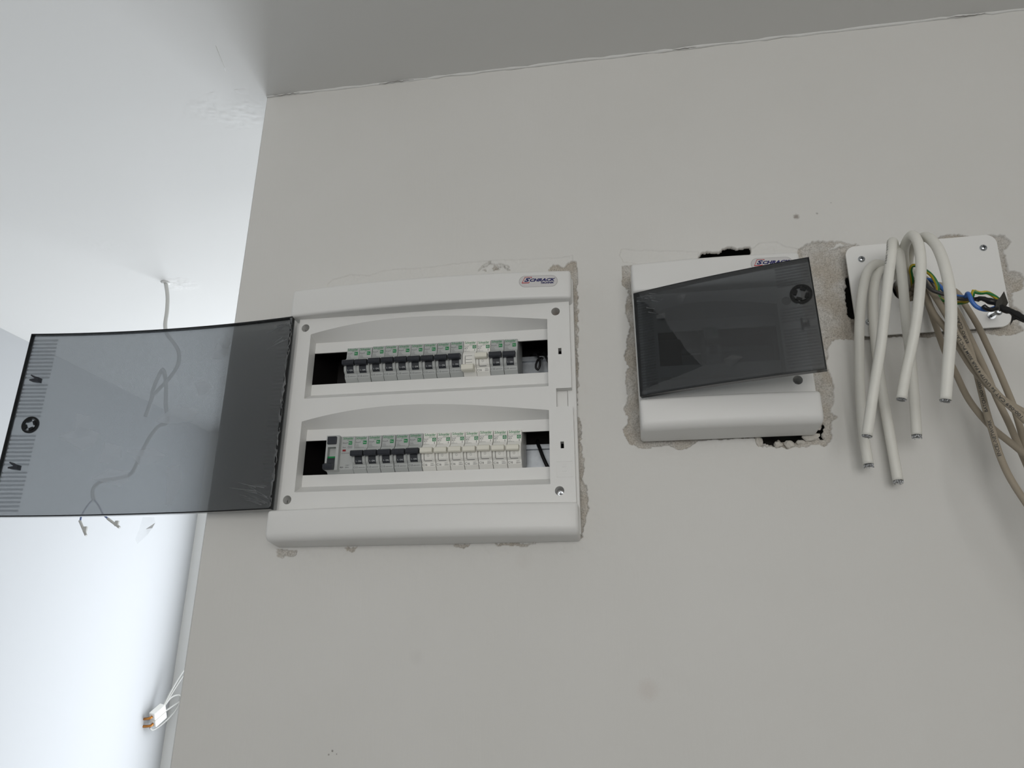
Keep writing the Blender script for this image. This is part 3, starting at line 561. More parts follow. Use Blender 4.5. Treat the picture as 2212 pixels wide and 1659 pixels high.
def board(name, label, XL, XR, ztop, zrows, x0, Wd, zbot, yo, bulge, big):
    o = root(name, (XL, 0, zbot)); tag(o, label, 'distribution board')
    x1 = x0 + Wd; yb = -37.0 + yo; yc = -26.0 + yo; yf_ = -8.0 + yo; xm = (XL + XR) / 2; hw = (XR - XL) / 2
    front = lambda x: yb - bulge * (1 - ((x - xm) / hw) ** 2)
    zt0 = ztop - 41.5; zb1 = zbot + 41.5
    # bars: profile lofted along x so that the front swells in the middle
    def bar(nm, prof):
        mb = MB(); n = 24; m_ = None; vs = []; fs = []
        for i in range(n + 1):
            x = XL + (XR - XL) * i / n; p = prof(front(x)); m_ = len(p); vs += [(x, y, z) for y, z in p]
        for i in range(n):
            for k in range(m_): fs.append((i * m_ + k, i * m_ + (k + 1) % m_, (i + 1) * m_ + (k + 1) % m_, (i + 1) * m_ + k))
        mb.add(vs, fs + [tuple(range(m_)), tuple(range(n * m_, n * m_ + m_))[::-1]])
        return mb.build(nm, M['plastic'], o, bevel=4.2, seg=4, angle=55, ymax=yw - 1.0, auto=True)
    yw = -2.0 if yo == 0 else -6.0
    bar('top_bar', lambda y: [(yw, ztop + 0.5), (y, ztop - 1.0), (y, zt0), (yw, zt0)])
    bot = lambda y: [(yw, zb1), (y, zb1), (y, zbot + 14)] + [(y + 11 - 11 * math.cos(a), zbot + 14 - 11 * math.sin(a)) for a in (0.39, 0.78, 1.17, 1.55)] + [(yw, zbot)]
    bar('bottom_bar', bot)
    fr = MB(); yr0, yr1 = yc + 11, -0.5
    if yo: yr1 = -4.0
    fr.box(XL + 0.5, XL + 14, yr0, yr1, zbot + 7, ztop - 3).box(XR - 10, XR + 1, yr0, yr1, zbot + 7, ztop - 3).box(XL + 14, XR - 10, yr0, yr1, ztop - 30, ztop - 3).box(XL + 14, XR - 10, yr0, yr1, zbot + 7, zbot + 30)
    if big: fr.box(333, 350, yr0 + 1, yr1, -108, -68)
    fr.build('frame', M['plastic'], o, bevel=0.8, seg=2)
    # inner cover with arched recesses, screw wells and latch slots
    holes = []; cl, cr = XL + 10, XR - 4
    arch = []
    for z0 in zrows:
        top = 21.2 if z0 == zrows[0] else 21.6
        a = [(x0 + ax * Wd / 325.0, z0 + top + az * (1.0 if big else 0.55)) for ax, az in ARCH]; xs = np.linspace(x0, x1, 25)
        A = np.array(a); co = np.polyfit((A[:, 0] - xm) / hw, A[:, 1], 4); zs = np.polyval(co, (xs - xm) / hw); zs[0] = a[0][1]; zs[-1] = a[-1][1]
        outer = [(x, z) for x, z in zip(xs, zs)] + [(x, z0 - 71.8) for x in xs[::-1]]
        xi = np.linspace(x0 + 0.5, x1 - 0.5, 25); inner = [(x, z0 + 15.3) for x in xi] + [(x, z0 - 61.5) for x in xi[::-1]]
        arch.append((z0, outer, inner)); holes.append(outer)
    wells = [(x0 - 8.7, zrows[0] + 31.2, 0), (x0 - 8.7, zrows[-1] - 81.2, 0), (x1 + 11.2, zrows[0] + 31.2, 1), (x1 + 11.0, zrows[-1] - 80.2, 2)]
    if not big: wells = [(x0 - 8.7, zrows[0] + 24, 0), (x0 - 8.7, zrows[0] - 78, 0), (x1 + 11.5, zrows[0] + 24, 0), (x1 + 11.5, zrows[0] - 79.5, 2)]
    for x, z, k in wells: holes.append(circ(x, z, 5.6))
    outl = [(cl, zbot + 36), (cr, zbot + 36), (cr, ztop - 34), (cl, ztop - 34)]
    if big:
        for z in (-25.0, -148.8): holes.append([(338.4, z - 4.3), (342.6, z - 4.3), (342.6, z + 4.3), (338.4, z + 4.3)])
        outl = [(cl, zbot + 36), (cr + 1.5, zbot + 36), (cr + 1.0, -99.6), (334.6, -99.6), (334.6, -75.2), (cr, -75.2), (cr, ztop - 34), (cl, ztop - 34)]
    v, fc = fill2d(outl, holes, yc, yc + 11.5)
    cv = MB().add(v, fc)
    for z0, outer, inner in arch:
        n = len(outer)
        cv.add([(x, yc, z) for x, z in outer] + [(x, yf_, z) for x, z in inner], [(i, (i + 1) % n, n + (i + 1) % n, n + i) for i in range(n)])
    cover = cv.build('inner_cover', M['plastic'], o, auto=True)
    fl = MB()
    for z0, outer, inner in arch:
        fl.box(x0, x1, yf_, yf_ + 2, z0, z0 + 15.3).box(x0, x1, yf_, yf_ + 2, z0 - 61.5, z0 - 46.2)
    fl.build('slot_lips', M['plastic'], cover)
    for x, z, k in wells:
        wl = MB(); n = 24; c0 = circ(x, z, 5.4, n); c1 = circ(x, z, 4.9, n)
        wl.add([(a, yc + 0.2, b) for a, b in c0] + [(a, yc + 21, b) for a, b in c1], [(i, (i + 1) % n, n + (i + 1) % n, n + i) for i in range(n)] + [tuple(range(n, 2 * n))], False)
        wl.build('screw_well', M['plastic'], cover)
        if k:
            s_ = MB().cyl(x, z - 0.6, 3.6, yc + 17.5, yc + 20.8, 20)
            so = s_.build('screw', M['brass'] if k == 1 else M['steel'], cover)
    for x, z, k in wells:
        if k:
            cr_ = MB().box(x - 2.4, x + 2.4, yc + 17.2, yc + 17.6, z - 1.1, z - 0.1).box(x - 0.5, x + 0.5, yc + 17.2, yc + 17.6, z - 3.0, z + 1.8)
            cr_.build('screw_cross', M['darkwin'], cover)
    if big:
        p = MB()
        for xa, xb, za, zb in ((333, 352, -169.6, -169.2), (333, 352, -188.6, -188.2), (333, 333.4, -188.6, -169.2), (351.6, 352, -188.6, -169.2), (339.5, 345, -176.2, -175.9), (339.5, 345, -181.6, -181.3), (339.5, 339.8, -181.6, -175.9), (344.7, 345, -181.6, -175.9)): p.box(xa, xb, yc - 0.25, yc + 0.2, za, zb)
        text(p, 'IP40', 338.0, 346.5, -174.2, -171.6, lambda x, z: yc - 0.2); text(p, '~400V', 337, 348, -186.4, -183.8, lambda x, z: yc - 0.2)
        p.build('moulded_marking', M['plastic'], cover)
    # back box and mounting rails
    bx = MB(); a, b, c, d, e, g = x0 - 6, x1 + 9, -3.0, 90.0 + yo, zbot + 56, ztop - 56
    bx.add([(a, c, e), (b, c, e), (b, c, g), (a, c, g), (a, d, e), (b, d, e), (b, d, g), (a, d, g)], [(4, 5, 6, 7), (0, 1, 5, 4), (2, 3, 7, 6), (1, 2, 6, 5), (0, 4, 7, 3)])
    bxo = bx.build('back_box', M['cavity'], o)
    if big:
        for z0 in zrows:
            k = MB()
            for dx, dz, rr in ((14, -40, 3.2), (24, -40.5, 2.4), (13, -50, 4.4)): k.cyl(x0 + dx, z0 + dz + 26, rr, 84, 89.5, 16)
            k.build('box_boss', mat_plain('dull_boss', (70, 66, 64), 0.5), bxo)
    for z0 in zrows:
        zc = z0 - 23; p = [(35, zc + 17.5), (36, zc + 17.5), (36, zc + 12.5), (42, zc + 12.5), (42, zc - 12.5), (36, zc - 12.5), (36, zc - 17.5), (35, zc - 17.5), (35, zc - 11.5), (41, zc - 11.5), (41, zc + 11.5), (35, zc + 11.5)]
        MB().prism([(y + yo * .5, z) for y, z in p], x0 + 34, x1 + 5).build('mounting_rail', M['zinc'], o)
    return o, front
main, mfront = board('distribution_board', 'large white two-row distribution board holding breakers, its smoked door swung open', -28, 358, 86, [0.0, -125.0], 0.0, 325.0, -262, 0.0, 11.0, True)
logo(main, 315.8, 69.3, mfront)
small, sfront = board('distribution_board', 'small white single-row distribution board with a smoked door ajar', 436, 642, 81.5, [-5.0], 464.0, 146.0, -143.5, -12.0, 4.0, False)
logo(small, 607.5, 65.0, sfront)

# black wires visible in the free ends of the two slots
def wire(name, pts, rad, mat, label, cat, group=None, n=10, step=4.0):
    return tag(MB().tube(smoothpath(pts, step), rad, n).build(name, mat, org=pts[0]), label, cat, group)
wire('black_wire', [(292, 60, 6), (296, 40, 0), (303, 25, -6), (309, 18, -16), (310, 16, -26), (307, 16, -33), (304.5, 16, -29), (306, 18, -20), (310, 26, -12), (314, 50, -6)], 1.5, M['cableblack'], 'looped black wire hanging in the right gap of the upper row', 'wire')
wire('black_wire', [(300, 60, 6), (308, 40, 0), (315, 24, -6), (319, 16, -16), (322, 16, -24), (326, 20, -25), (330, 28, -18), (336, 50, -10)], 1.5, M['cableblack'], 'black wire dipping beside the right end of the upper slot', 'wire')
wire('black_wire', [(300, 62, -118), (303, 40, -128), (307, 26, -138), (312, 18, -152), (318, 14, -166), (326, 14, -182)], 2.4, M['cableblack'], 'thick black wire slanting across the right gap of the lower row', 'wire')

# ---------------------------------------------------------------- smoked doors
def door(name, label, Wd, H, org, ang, sag, lock_z, clips, nrib, film_poly, film_dx, ribs_x, zoff=0.0, flip=False):
    """local frame: hinge at x=0, sheet runs to x=Wd in the plane y=0, z from 0 down to -H; sag bows it (+ = away from the viewer)"""
    o = root(name, org); o['_org'] = [0, 0, 0]; tag(o, label, 'door')
    ca, sa = math.cos(ang), math.sin(ang)
    bow = lambda s: sag * 4 * s / Wd * (1 - s / Wd)
    SM = M['smokeclear'] if flip else M['smoke']
    sd = -1 if flip else 1                    # side of the sheet on which the inside of the door lies (1 = towards the viewer)
    nv = (sa, -ca) if flip else (-sa, ca)     # unit vector out of the sheet towards the viewer
    def T(s, n, z): # s along the sheet, n towards the viewer
        q = n - bow(s)
        return (s * ca + q * nv[0], s * sa + q * nv[1], z)
    class LB(MB):
        def lbox(self, s0, s1, n0, n1, z0, z1, k=1):
            for i in range(k):
                a, b = s0 + (s1 - s0) * i / k, s0 + (s1 - s0) * (i + 1) / k
                vs = [T(s, n, z) for s in (a, b) for n in (n0, n1) for z in (z0, z1)]
                fs = [(2, 3, 7, 6), (0, 4, 5, 1), (0, 2, 6, 4), (1, 5, 7, 3)]
                if i == 0: fs.append((0, 1, 3, 2))
                if i == k - 1: fs.append((4, 6, 7, 5))
                self.add(vs, fs)
            return self
        def lpoly(self, pl, n0, n1):
            m_ = len(pl); vs = [T(s, n0, z) for s, z in pl] + [T(s, n1, z) for s, z in pl]
            return self.add(vs, [tuple(range(m_)), tuple(range(m_, 2 * m_))[::-1]] + [(i, m_ + i, m_ + (i + 1) % m_, (i + 1) % m_) for i in range(m_)])
    sheet = LB().lbox(0, Wd, -1.1, 1.1, -H, 0, 28).build('smoked_sheet', SM, o)
    ra, rb_ = (1.2, 7.0) if sd > 0 else (-7.0, -1.2)
    rim = LB().lbox(0, Wd, ra, rb_, -2.2, 0, 28).lbox(0, Wd, ra, rb_, -H, -H + 1.6, 28).lbox(Wd - 1.4, Wd, ra, rb_, -H + 1.6, -2.2).lbox(0, 2.2, ra, rb_, -H + 1.6, -2.2)
    rim.build('rim', M['smokedark'], o)
    rb = LB(); n_ = nrib
    for i in range(n_):
        z = -6 - (H - 12) * (i + 0.5) / n_
        if abs(z - lock_z) < 12.5 or any(abs(z - c) < 4 for c in clips): continue
        rb.lbox(Wd - ribs_x, Wd - 3, 1.15 * sd, 2.3 * sd, z - (H - 12) / n_ * 0.25, z + (H - 12) / n_ * 0.25)
    r_ = rb.build('grip_ribs', M['smokerib'], o); r_['kind'] = 'stuff'
    rb2 = LB()
    for i in range(n_):
        z = -6 - (H - 12) * (i + 0.5) / n_
        rb2.lbox(4, 22, 1.15 * sd, 2.0 * sd, z - (H - 12) / n_ * 0.22, z + (H - 12) / n_ * 0.22)
    r2 = rb2.build('hinge_ribs', M['smokerib'], o); r2['kind'] = 'stuff'
    # quarter-turn lock: ring and cross-shaped key slot
    ls = Wd - (14.0 if flip else 26.5); lr = 12.0; k = LB(); n2 = 28
    for i in range(n2):
        a0, a1 = 2 * math.pi * i / n2, 2 * math.pi * (i + 1) / n2
        for q0, q1, hh in ((lr * 0.76, lr, 3.2), (lr * 0.66, lr * 0.72, 3.8)):
            p = [(ls + q * math.cos(a), lock_z + q * math.sin(a)) for q, a in ((q0, a0), (q1, a0), (q1, a1), (q0, a1))]; k.lpoly(p, 1.2, hh)
    lk = k.build('lock_ring', M['smokedark'], o)
    k2 = LB()
    for a in (45, 135, 225, 315):
        a = math.radians(a + 20); cx_, cz_ = ls + 6.0 * math.cos(a), lock_z + 6.0 * math.sin(a)
        p = [(cx_ + dx * math.cos(a) - dz * math.sin(a), cz_ + dx * math.sin(a) + dz * math.cos(a)) for dx, dz in ((-1.4, -2.9), (1.8, -2.9), (1.8, 2.9), (-1.4, 2.9))]; k2.lpoly(p, 1.2, 4.0)
    k2.build('lock_lug', M['smokedark'], lk)
    for c in clips:
        q = LB()
        if flip: q.lbox(Wd - 19, Wd - 16.5, -8, -1.2, c - 7, c + 8).lbox(Wd - 16.5, Wd - 10, -8, -1.2, c - 1.0, c + 2.0).lbox(Wd - 12, Wd - 10, -8, -1.2, c + 2.0, c + 5.0)
        else:
            b_ = Wd - 27; q.lpoly([(b_, c - 4), (b_, c + 2.5), (b_ + 8, c + 4.6), (b_ + 11, c + 6.6), (b_ + 11.6, c + 5.2), (b_ + 5, c + 0.8), (b_ + 12, c - 0.6), (b_ + 12, c - 2.4), (b_ + 7, c - 3.2)], 1.0, 9.0)
        q.build('latch_clip', M['dark'], o)
    fm = LB(); m_ = 24; vr = random.Random(5)
    if film_poly:
        zs = np.linspace(-2, -H + 2, 68); le = np.interp(-zs, [-p[1] for p in film_poly], [p[0] for p in film_poly]) + np.array([vr.uniform(-1.2, 1.2) for _ in zs]); K = 14
        vs = [T(l_ + (Wd - 2 - l_) * i / K, 2.6, z) for z, l_ in zip(zs, le) for i in range(K + 1)]
        fm.add(vs, [(a * (K + 1) + i, a * (K + 1) + i + 1, (a + 1) * (K + 1) + i + 1, (a + 1) * (K + 1) + i) for a in range(67) for i in range(K)])
    else: fm.lbox(1, Wd - 1, 2.6, 2.75, -H + 1, -1, m_)
    fm.build('protective_film', M['filmhaze'] if flip else M['film'], o)
    return o, T, LB
# big door: hinged on the left of the board and swung right round, so the sheet runs to the left
dm, T1, LB1 = door('board_door', 'large smoked transparent door swung open to the left of the big board', 400.0, 264.5, (-24.5, -29.0, 45.5), math.pi + 0.004, 13.0, -136.5, [-70.5, -197], 44, None, 0, 37)

# measured runs of cables and wires (mm)
C1 = [(796.8, 60.0, 64.5), (769.4, 5.0, 52.0), (749.7, -22.0, 62.1), (734.3, -34.0, 63.2), (720.9, -40.0, 51.4), (711.1, -40.0, 26.9), (702.6, -36.0, -10.8), (697.6, -30.0, -50.1), (692.1, -25.0, -100.6), (688.5, -24.0, -150.9), (687.4, -26.0, -185.7)]
C2 = [(799.1, 60.0, 60.9), (772.6, 5.0, 48.4), (757.4, -18.0, 58.4), (746.7, -26.0, 61.4), (736.1, -30.0, 53.6), (727.5, -30.0, 30.7), (722.9, -26.0, -1.4), (721.3, -20.0, -41.5), (719.5, -18.0, -93.9), (718.7, -18.0, -156.1), (717.7, -20.0, -204.0)]
C3 = [(800.0, 60.0, 66.4), (775.9, 5.0, 51.4), (756.6, -40.0, 64.3), (745.6, -65.0, 72.5), (736.1, -84.0, 62.7), (727.7, -98.0, 43.0), (718.0, -100.0, 10.1), (709.2, -92.0, -31.4), (701.9, -84.0, -66.9), (688.2, -76.0, -117.9), (675.7, -72.0, -164.3)]
C4 = [(803.1, 60.0, 60.6), (778.6, 5.0, 47.9), (769.8, -20.0, 64.7), (762.3, -38.0, 74.7), (754.6, -54.0, 67.4), (749.5, -64.0, 48.3), (747.5, -62.0, 15.7), (745.7, -56.0, -23.1), (746.3, -48.0, -60.5), (742.9, -44.0, -109.8), (737.0, -44.0, -158.6)]
C5 = [(807.5, 60.0, 65.8), (783.5, 5.0, 50.8), (766.0, -35.0, 63.1), (759.2, -62.0, 70.5), (759.4, -84.0, 71.1), (757.6, -98.0, 52.4), (754.0, -104.0, 28.3), (749.2, -102.0, 0.7), (742.2, -94.0, -34.8), (733.0, -86.0, -69.7), (723.5, -80.0, -99.6), (715.2, -78.0, -126.4)]
C6 = [(811.1, 60.0, 63.4), (788.2, 5.0, 52.4), (775.1, -25.0, 68.0), (772.8, -55.0, 74.7), (772.4, -85.0, 66.8), (771.1, -108.0, 42.2), (767.2, -124.0, 4.5), (763.0, -130.0, -31.6), (757.1, -128.0, -67.8), (749.3, -122.0, -106.4), (741.3, -118.0, -142.1)]
U1 = [(803.1, 60.0, 60.6), (786.1, 0.0, 41.5), (789.1, -16.0, 33.1), (789.5, -20.0, 9.0), (789.9, -26.0, -21.4), (789.8, -34.0, -56.4), (792.2, -42.0, -86.6), (793.8, -55.0, -124.4), (802.3, -68.0, -157.8), (812.6, -80.0, -180.9), (823.8, -95.0, -205.5)]
U2 = [(804.2, 60.0, 57.0), (788.5, 0.0, 45.9), (784.0, -26.0, 36.5), (780.9, -38.0, 15.0), (780.5, -48.0, -14.1), (785.9, -56.0, -37.6), (789.4, -66.0, -62.2), (792.4, -82.0, -98.9), (800.9, -92.0, -125.2), (807.8, -96.0, -138.7), (821.2, -100.0, -153.2), (832.5, -105.0, -165.1)]
U3 = [(807.7, 60.0, 67.1), (790.3, 0.0, 49.7), (785.6, -30.0, 38.7), (784.0, -48.0, 12.8), (786.0, -62.0, -20.0), (787.6, -74.0, -52.5), (790.3, -84.0, -82.3), (793.2, -98.0, -115.0), (799.1, -108.0, -139.7), (806.5, -114.0, -156.4), (817.8, -120.0, -178.5)]
U4 = [(806.6, 60.0, 70.7), (792.2, 0.0, 54.1), (792.2, -22.0, 44.3), (797.0, -32.0, 19.9), (801.7, -38.0, 2.4), (805.9, -44.0, -18.2), (806.5, -52.0, -48.8), (804.8, -60.0, -76.4), (802.5, -66.0, -105.4), (798.9, -74.0, -139.8), (797.2, -80.0, -167.7), (795.8, -86.0, -194.6), (796.8, -92.0, -217.7), (802.0, -98.0, -242.9), (807.9, -104.0, -264.5)]
U5 = [(811.0, 60.0, 72.4), (795.0, 0.0, 57.1), (798.0, -14.0, 45.6), (808.8, -18.0, 26.1), (816.8, -22.0, 2.9), (819.4, -30.0, -27.1), (821.3, -38.0, -60.0), (821.9, -46.0, -87.6), (822.2, -54.0, -121.2), (824.8, -62.0, -157.1), (826.1, -70.0, -194.7), (829.6, -76.0, -230.2)]
U6 = [(813.6, 60.0, 77.1), (793.8, 0.0, 50.7), (800.2, -10.0, 43.6), (814.9, -14.0, 36.5), (825.3, -18.0, 24.8), (829.6, -22.0, 5.0), (834.4, -28.0, -24.2), (836.4, -34.0, -52.9), (837.5, -40.0, -78.9), (838.3, -46.0, -107.3), (837.2, -54.0, -134.2), (835.3, -60.0, -167.3), (831.8, -66.0, -203.9)]
L1 = [(781.7, 60.0, 28.0), (772.8, 15.0, 30.5), (778.9, 6.0, 35.4), (790.1, 10.0, 44.4), (810.5, 40.0, 66.9)]
L2 = [(783.4, 60.0, 21.1), (774.8, 15.0, 25.8), (779.4, 6.0, 28.8), (790.4, 10.0, 36.5), (811.4, 40.0, 56.7)]
L3 = [(781.2, 60.0, 41.6), (771.4, 10.0, 37.9), (766.7, -8.0, 55.2), (770.7, -14.0, 58.2), (780.0, -12.0, 52.0), (787.8, 0.0, 44.6), (807.4, 40.0, 50.2)]
YG = [(808.8, 60.0, 60.1), (785.3, 0.0, 46.1), (777.6, -20.0, 51.1), (772.8, -32.0, 53.3), (772.2, -40.0, 54.1), (776.1, -44.0, 51.5), (780.0, -50.0, 42.2), (783.2, -55.0, 33.1), (785.3, -58.0, 23.3), (787.5, -56.0, 15.1), (787.2, -52.0, 8.1), (789.6, -52.0, 1.8), (795.9, -54.0, -3.2), (802.5, -60.0, -7.9), (808.5, -66.0, -10.1), (809.1, -76.0, -11.0), (809.2, -82.0, -9.9), (810.3, -84.0, -5.3), (812.3, -84.0, -7.1), (816.8, -84.0, -8.6), (822.4, -86.0, -9.5), (827.0, -88.0, -14.9), (830.0, -92.0, -23.4)]
BL = [(811.1, 60.0, 60.0), (791.6, 0.0, 50.9), (790.0, -24.0, 42.2), (793.1, -36.0, 34.3), (794.4, -44.0, 24.4), (795.6, -52.0, 12.2), (798.5, -60.0, 2.0), (803.5, -68.0, -4.2), (804.8, -76.0, -8.3), (802.4, -86.0, -9.1), (800.8, -92.0, -14.3), (802.0, -92.0, -22.4), (805.4, -92.0, -28.8), (810.4, -92.0, -32.0), (816.7, -92.0, -33.0), (824.7, -92.0, -30.8)]
BK = [(812.3, 60.0, 59.9), (795.0, 0.0, 57.1), (789.3, -25.0, 57.7), (781.0, -45.0, 40.5), (773.5, -60.0, 23.8), (772.3, -66.0, 12.9), (775.3, -68.0, 6.3), (782.5, -68.0, 2.1), (790.7, -70.0, -2.5), (799.6, -72.0, -8.3), (807.0, -76.0, -11.4), (810.6, -82.0, -14.7), (812.1, -86.0, -17.9)]
TAPE1 = [(810.5, -84.0, -15.6), (815.1, -88.0, -17.4), (820.0, -90.0, -21.6), (825.0, -92.0, -24.7), (829.0, -94.0, -28.2)]
TAPE2 = [(809.1, -98.0, -30.3), (810.4, -98.0, -32.7), (815.0, -97.0, -35.3), (821.2, -96.0, -34.2), (828.1, -95.0, -30.3)]
BKOUT = [(825.1, -95.0, -29.0), (829.1, -98.0, -36.3), (833.1, -102.0, -41.2), (836.6, -106.0, -47.7), (842.7, -112.0, -58.0)]
FLAG = [(822.3, -99.0, -27.3), (827.2, -101.0, -22.0), (832.2, -100.0, -15.7), (833.3, -99.0, -21.5), (834.4, -98.0, -28.9), (831.1, -97.0, -33.7), (824.6, -97.0, -38.2), (820.5, -98.0, -33.4)]
TAIL = [(828.4, -101.0, -37.7), (832.3, -104.0, -42.7), (839.1, -110.0, -52.5), (838.9, -108.0, -57.5), (834.4, -105.0, -52.0), (831.5, -104.0, -52.4), (828.2, -102.0, -57.2), (830.5, -103.0, -50.8), (831.9, -103.0, -46.5)]
LOOSE = [(861.1, -12.0, -5.4), (859.3, -30.0, -9.5)]
PEND = [(-684.2, 566.0, 467.2), (-672.1, 566.0, 427.7), (-666.5, 566.0, 389.4), (-663.6, 566.0, 345.7), (-654.9, 566.0, 324.2), (-635.3, 566.0, 302.3), (-616.1, 566.0, 274.8), (-611.8, 566.0, 243.8), (-626.5, 566.0, 212.0), (-647.7, 566.0, 185.5), (-665.1, 566.0, 167.2), (-663.8, 566.0, 191.0), (-657.6, 566.0, 213.8), (-649.7, 566.0, 232.9), (-639.9, 566.0, 212.8), (-632.5, 566.0, 184.7), (-624.8, 566.0, 138.9), (-614.0, 566.0, 107.1), (-615.4, 566.0, 97.0), (-631.0, 566.0, 93.7), (-648.0, 566.0, 73.3), (-662.2, 566.0, 39.0), (-671.1, 566.0, 9.3), (-682.2, 566.0, -18.0), (-713.2, 566.0, -27.5), (-749.0, 566.0, -31.8), (-768.7, 566.0, -46.8), (-766.4, 566.0, -67.8), (-761.3, 566.0, -76.3)]
PSTUB = [(-658.8, 560.0, 170.3), (-662.1, 560.0, 145.5), (-667.9, 560.0, 114.4)]
PW1 = [(-764.1, 566.0, -72.1), (-777.4, 566.0, -90.4), (-786.0, 566.0, -112.8), (-785.5, 566.0, -123.1), (-775.9, 566.0, -137.5), (-764.0, 566.0, -153.9)]
PW2 = [(-764.1, 566.0, -72.1), (-745.3, 566.0, -91.3), (-732.6, 566.0, -108.0), (-716.6, 566.0, -119.4), (-701.1, 566.0, -129.1), (-685.8, 566.0, -138.4)]
SCRAP = [(-201.7, -30.0, -223.6), (-186.1, -30.0, -224.0), (-183.5, -30.0, -231.1), (-184.8, -30.0, -238.1), (-191.0, -30.0, -246.1), (-202.9, -30.0, -257.4), (-206.6, -30.0, -251.5), (-203.7, -30.0, -240.0)]
film_small = [(6, 0), (10, -12), (24, -28), (38, -45), (47, -66), (60, -88), (73, -108), (78, -113), (40, -122), (14, -127), (4, -131), (4, -140)]
ds, T2, LB2 = door('board_door', 'small smoked transparent door standing ajar on the small board', 206.0, 136.5, (437.0, -51.0, 36.5), -0.302, -4.0, -45.0, [-80], 34, film_small, 0, 38, flip=True)
# blisters where the protective film has torn or lifted: a raised tent with one lit flank
def blister(T, LB, par, cs, cz, w_, h_, n0, hgt, rot=0.0, mat='filmlight'):
    c_, s_ = math.cos(rot), math.sin(rot)
    P = [(-1, 0.1), (-0.3, 0.9), (1, 0.6), (0.5, -0.3), (0.1, -1), (-0.5, -0.8)]
    pl = [(cs + (a * c_ - b * s_) * w_ / 2, cz + (a * s_ + b * c_) * h_ / 2) for a, b in P]
    vs = [T(a, n0, b) for a, b in pl] + [T(cs + w_ * .12, n0 + hgt, cz)]
    LB().add(vs, [(i, (i + 1) % 6, 6) for i in range(6)]).build('film_blister', M[mat], par)
blister(T2, LB2, ds, 60, -22, 13, 12, 2.9, 2.5); blister(T2, LB2, ds, 34, -40, 16, 8, 2.9, 2.0, 0.5); blister(T2, LB2, ds, 111, -112, 21, 15, 2.9, 3.0, -0.3); blister(T2, LB2, ds, 36, -18, 4, 2, 2.9, .8)
for a in ((110, -40, 34, 24, .8), (128, -92, 30, 22, .2), (296, -158, 58, 34, -.3), (250, -180, 40, 30, .6), (196, -186, 60, 24, .1), (238, -214, 52, 26, -.6), (300, -140, 30, 40, .4), (150, -225, 26, 60, .2), (160, -130, 70, 26, .9), (104, -28, 20, 24, 0)):
    blister(T1, LB1, dm, a[0], a[1], a[2], a[3], 3.0, 1.2, a[4], 'filmpatch')
rnd = random.Random(11)
# shrink wrinkles of the film at the hinge-side corners
for T_, LB_, par, cs, cz, sg, cnt, L in ((T1, LB1, dm, 6, -6, -1, 14, 34), (T1, LB1, dm, 6, -258, 1, 18, 46), (T2, LB2, ds, 4, -5, -1, 10, 16)):
    q = LB_()
    for i in range(cnt):
        s0 = cs + rnd.uniform(0, 22); z0 = cz + sg * rnd.uniform(0, 26) * (1 if i % 2 else .3); l_ = L * rnd.uniform(.3, 1); d_ = rnd.uniform(.25, .75)
        s1, z1 = s0 + l_ * math.cos(d_), z0 + sg * l_ * math.sin(d_) * 0.6; w_ = rnd.uniform(.5, 1.1)
        vs = [T_(s0, 2.8, z0 - w_), T_((s0 + s1) / 2, 3.6, (z0 + z1) / 2), T_(s1, 2.8, z1), T_(s0, 2.8, z0 + w_)]
        q.add(vs, [(0, 1, 3), (1, 2, 3), (0, 2, 1)])
    q.build('film_wrinkle', M['wrinkle'], par)
# loose strip of film along the hinge edge and the scrap hanging under the open door
q = LB1(); e0 = []
for i in range(60):
    z = -2 - 260 * i / 59; e0.append((T1(2.5 + rnd.uniform(-1.5, 1.5), 7.2 + rnd.uniform(-.8, .8), z), T1(-0.5 + rnd.uniform(-1.0, 1.0), 7.0 + rnd.uniform(-1, 2.0), z + rnd.uniform(-2, 2))))
for (a, b), (c, d) in zip(e0[:-1], e0[1:]): q.add([a, b, d, c], [(0, 1, 2, 3)])
q.build('film_seam', M['wrinkle'], dm)
cx = sum(p[0] for p in SCRAP) / len(SCRAP); cz = sum(p[2] for p in SCRAP) / len(SCRAP); q = MB(); g = 5
vs = [(p[0] + 24.5, -1 + rnd.uniform(-1.2, 1.2), p[2] - 45.5) for p in SCRAP] + [(cx + 24.5, -0.4, cz - 45.5)]; n = len(SCRAP)
q.add(vs, [(i, (i + 1) % n, n) for i in range(n)]); q.build('film_scrap', M['filmlight'], dm)

# ---------------------------------------------------------------- cover plate with cables
PL = root('cover_plate', (795, 0, 40)); tag(PL, 'white rectangular blanking plate with rounded corners, cables hanging from its hole', 'cover plate')
pl_y = lambda z: -6.0 - 8.0 * (z + 20) / 120
def plate_outline():
    cs_ = [(707.3, 99.5), (885.5, 102.0), (882.6, -19.4), (707.2, -21.6)]; r_ = 11; out = []
    for i in range(4):
        p = np.array(cs_[i]); a = np.array(cs_[i - 1]) - p; b = np.array(cs_[(i + 1) % 4]) - p; a = a / np.linalg.norm(a); b = b / np.linalg.norm(b)
        c = p + r_ * (a + b); s_ = p + r_ * a; e_ = p + r_ * b
        for k in range(9):
            t = k / 8; q = (1 - t) ** 2 * s_ + 2 * t * (1 - t) * (p * 0.83 + c * 0.17) + t ** 2 * e_; out.append((q[0], q[1]))
    return out
v, fc = fill2d(plate_outline(), [circ(772, 36.5, 16.5, 28)], -2.5, 0)
MB().add([(x, y + pl_y(z), z) for x, y, z in v], fc).build('plate', M['plate'], PL)
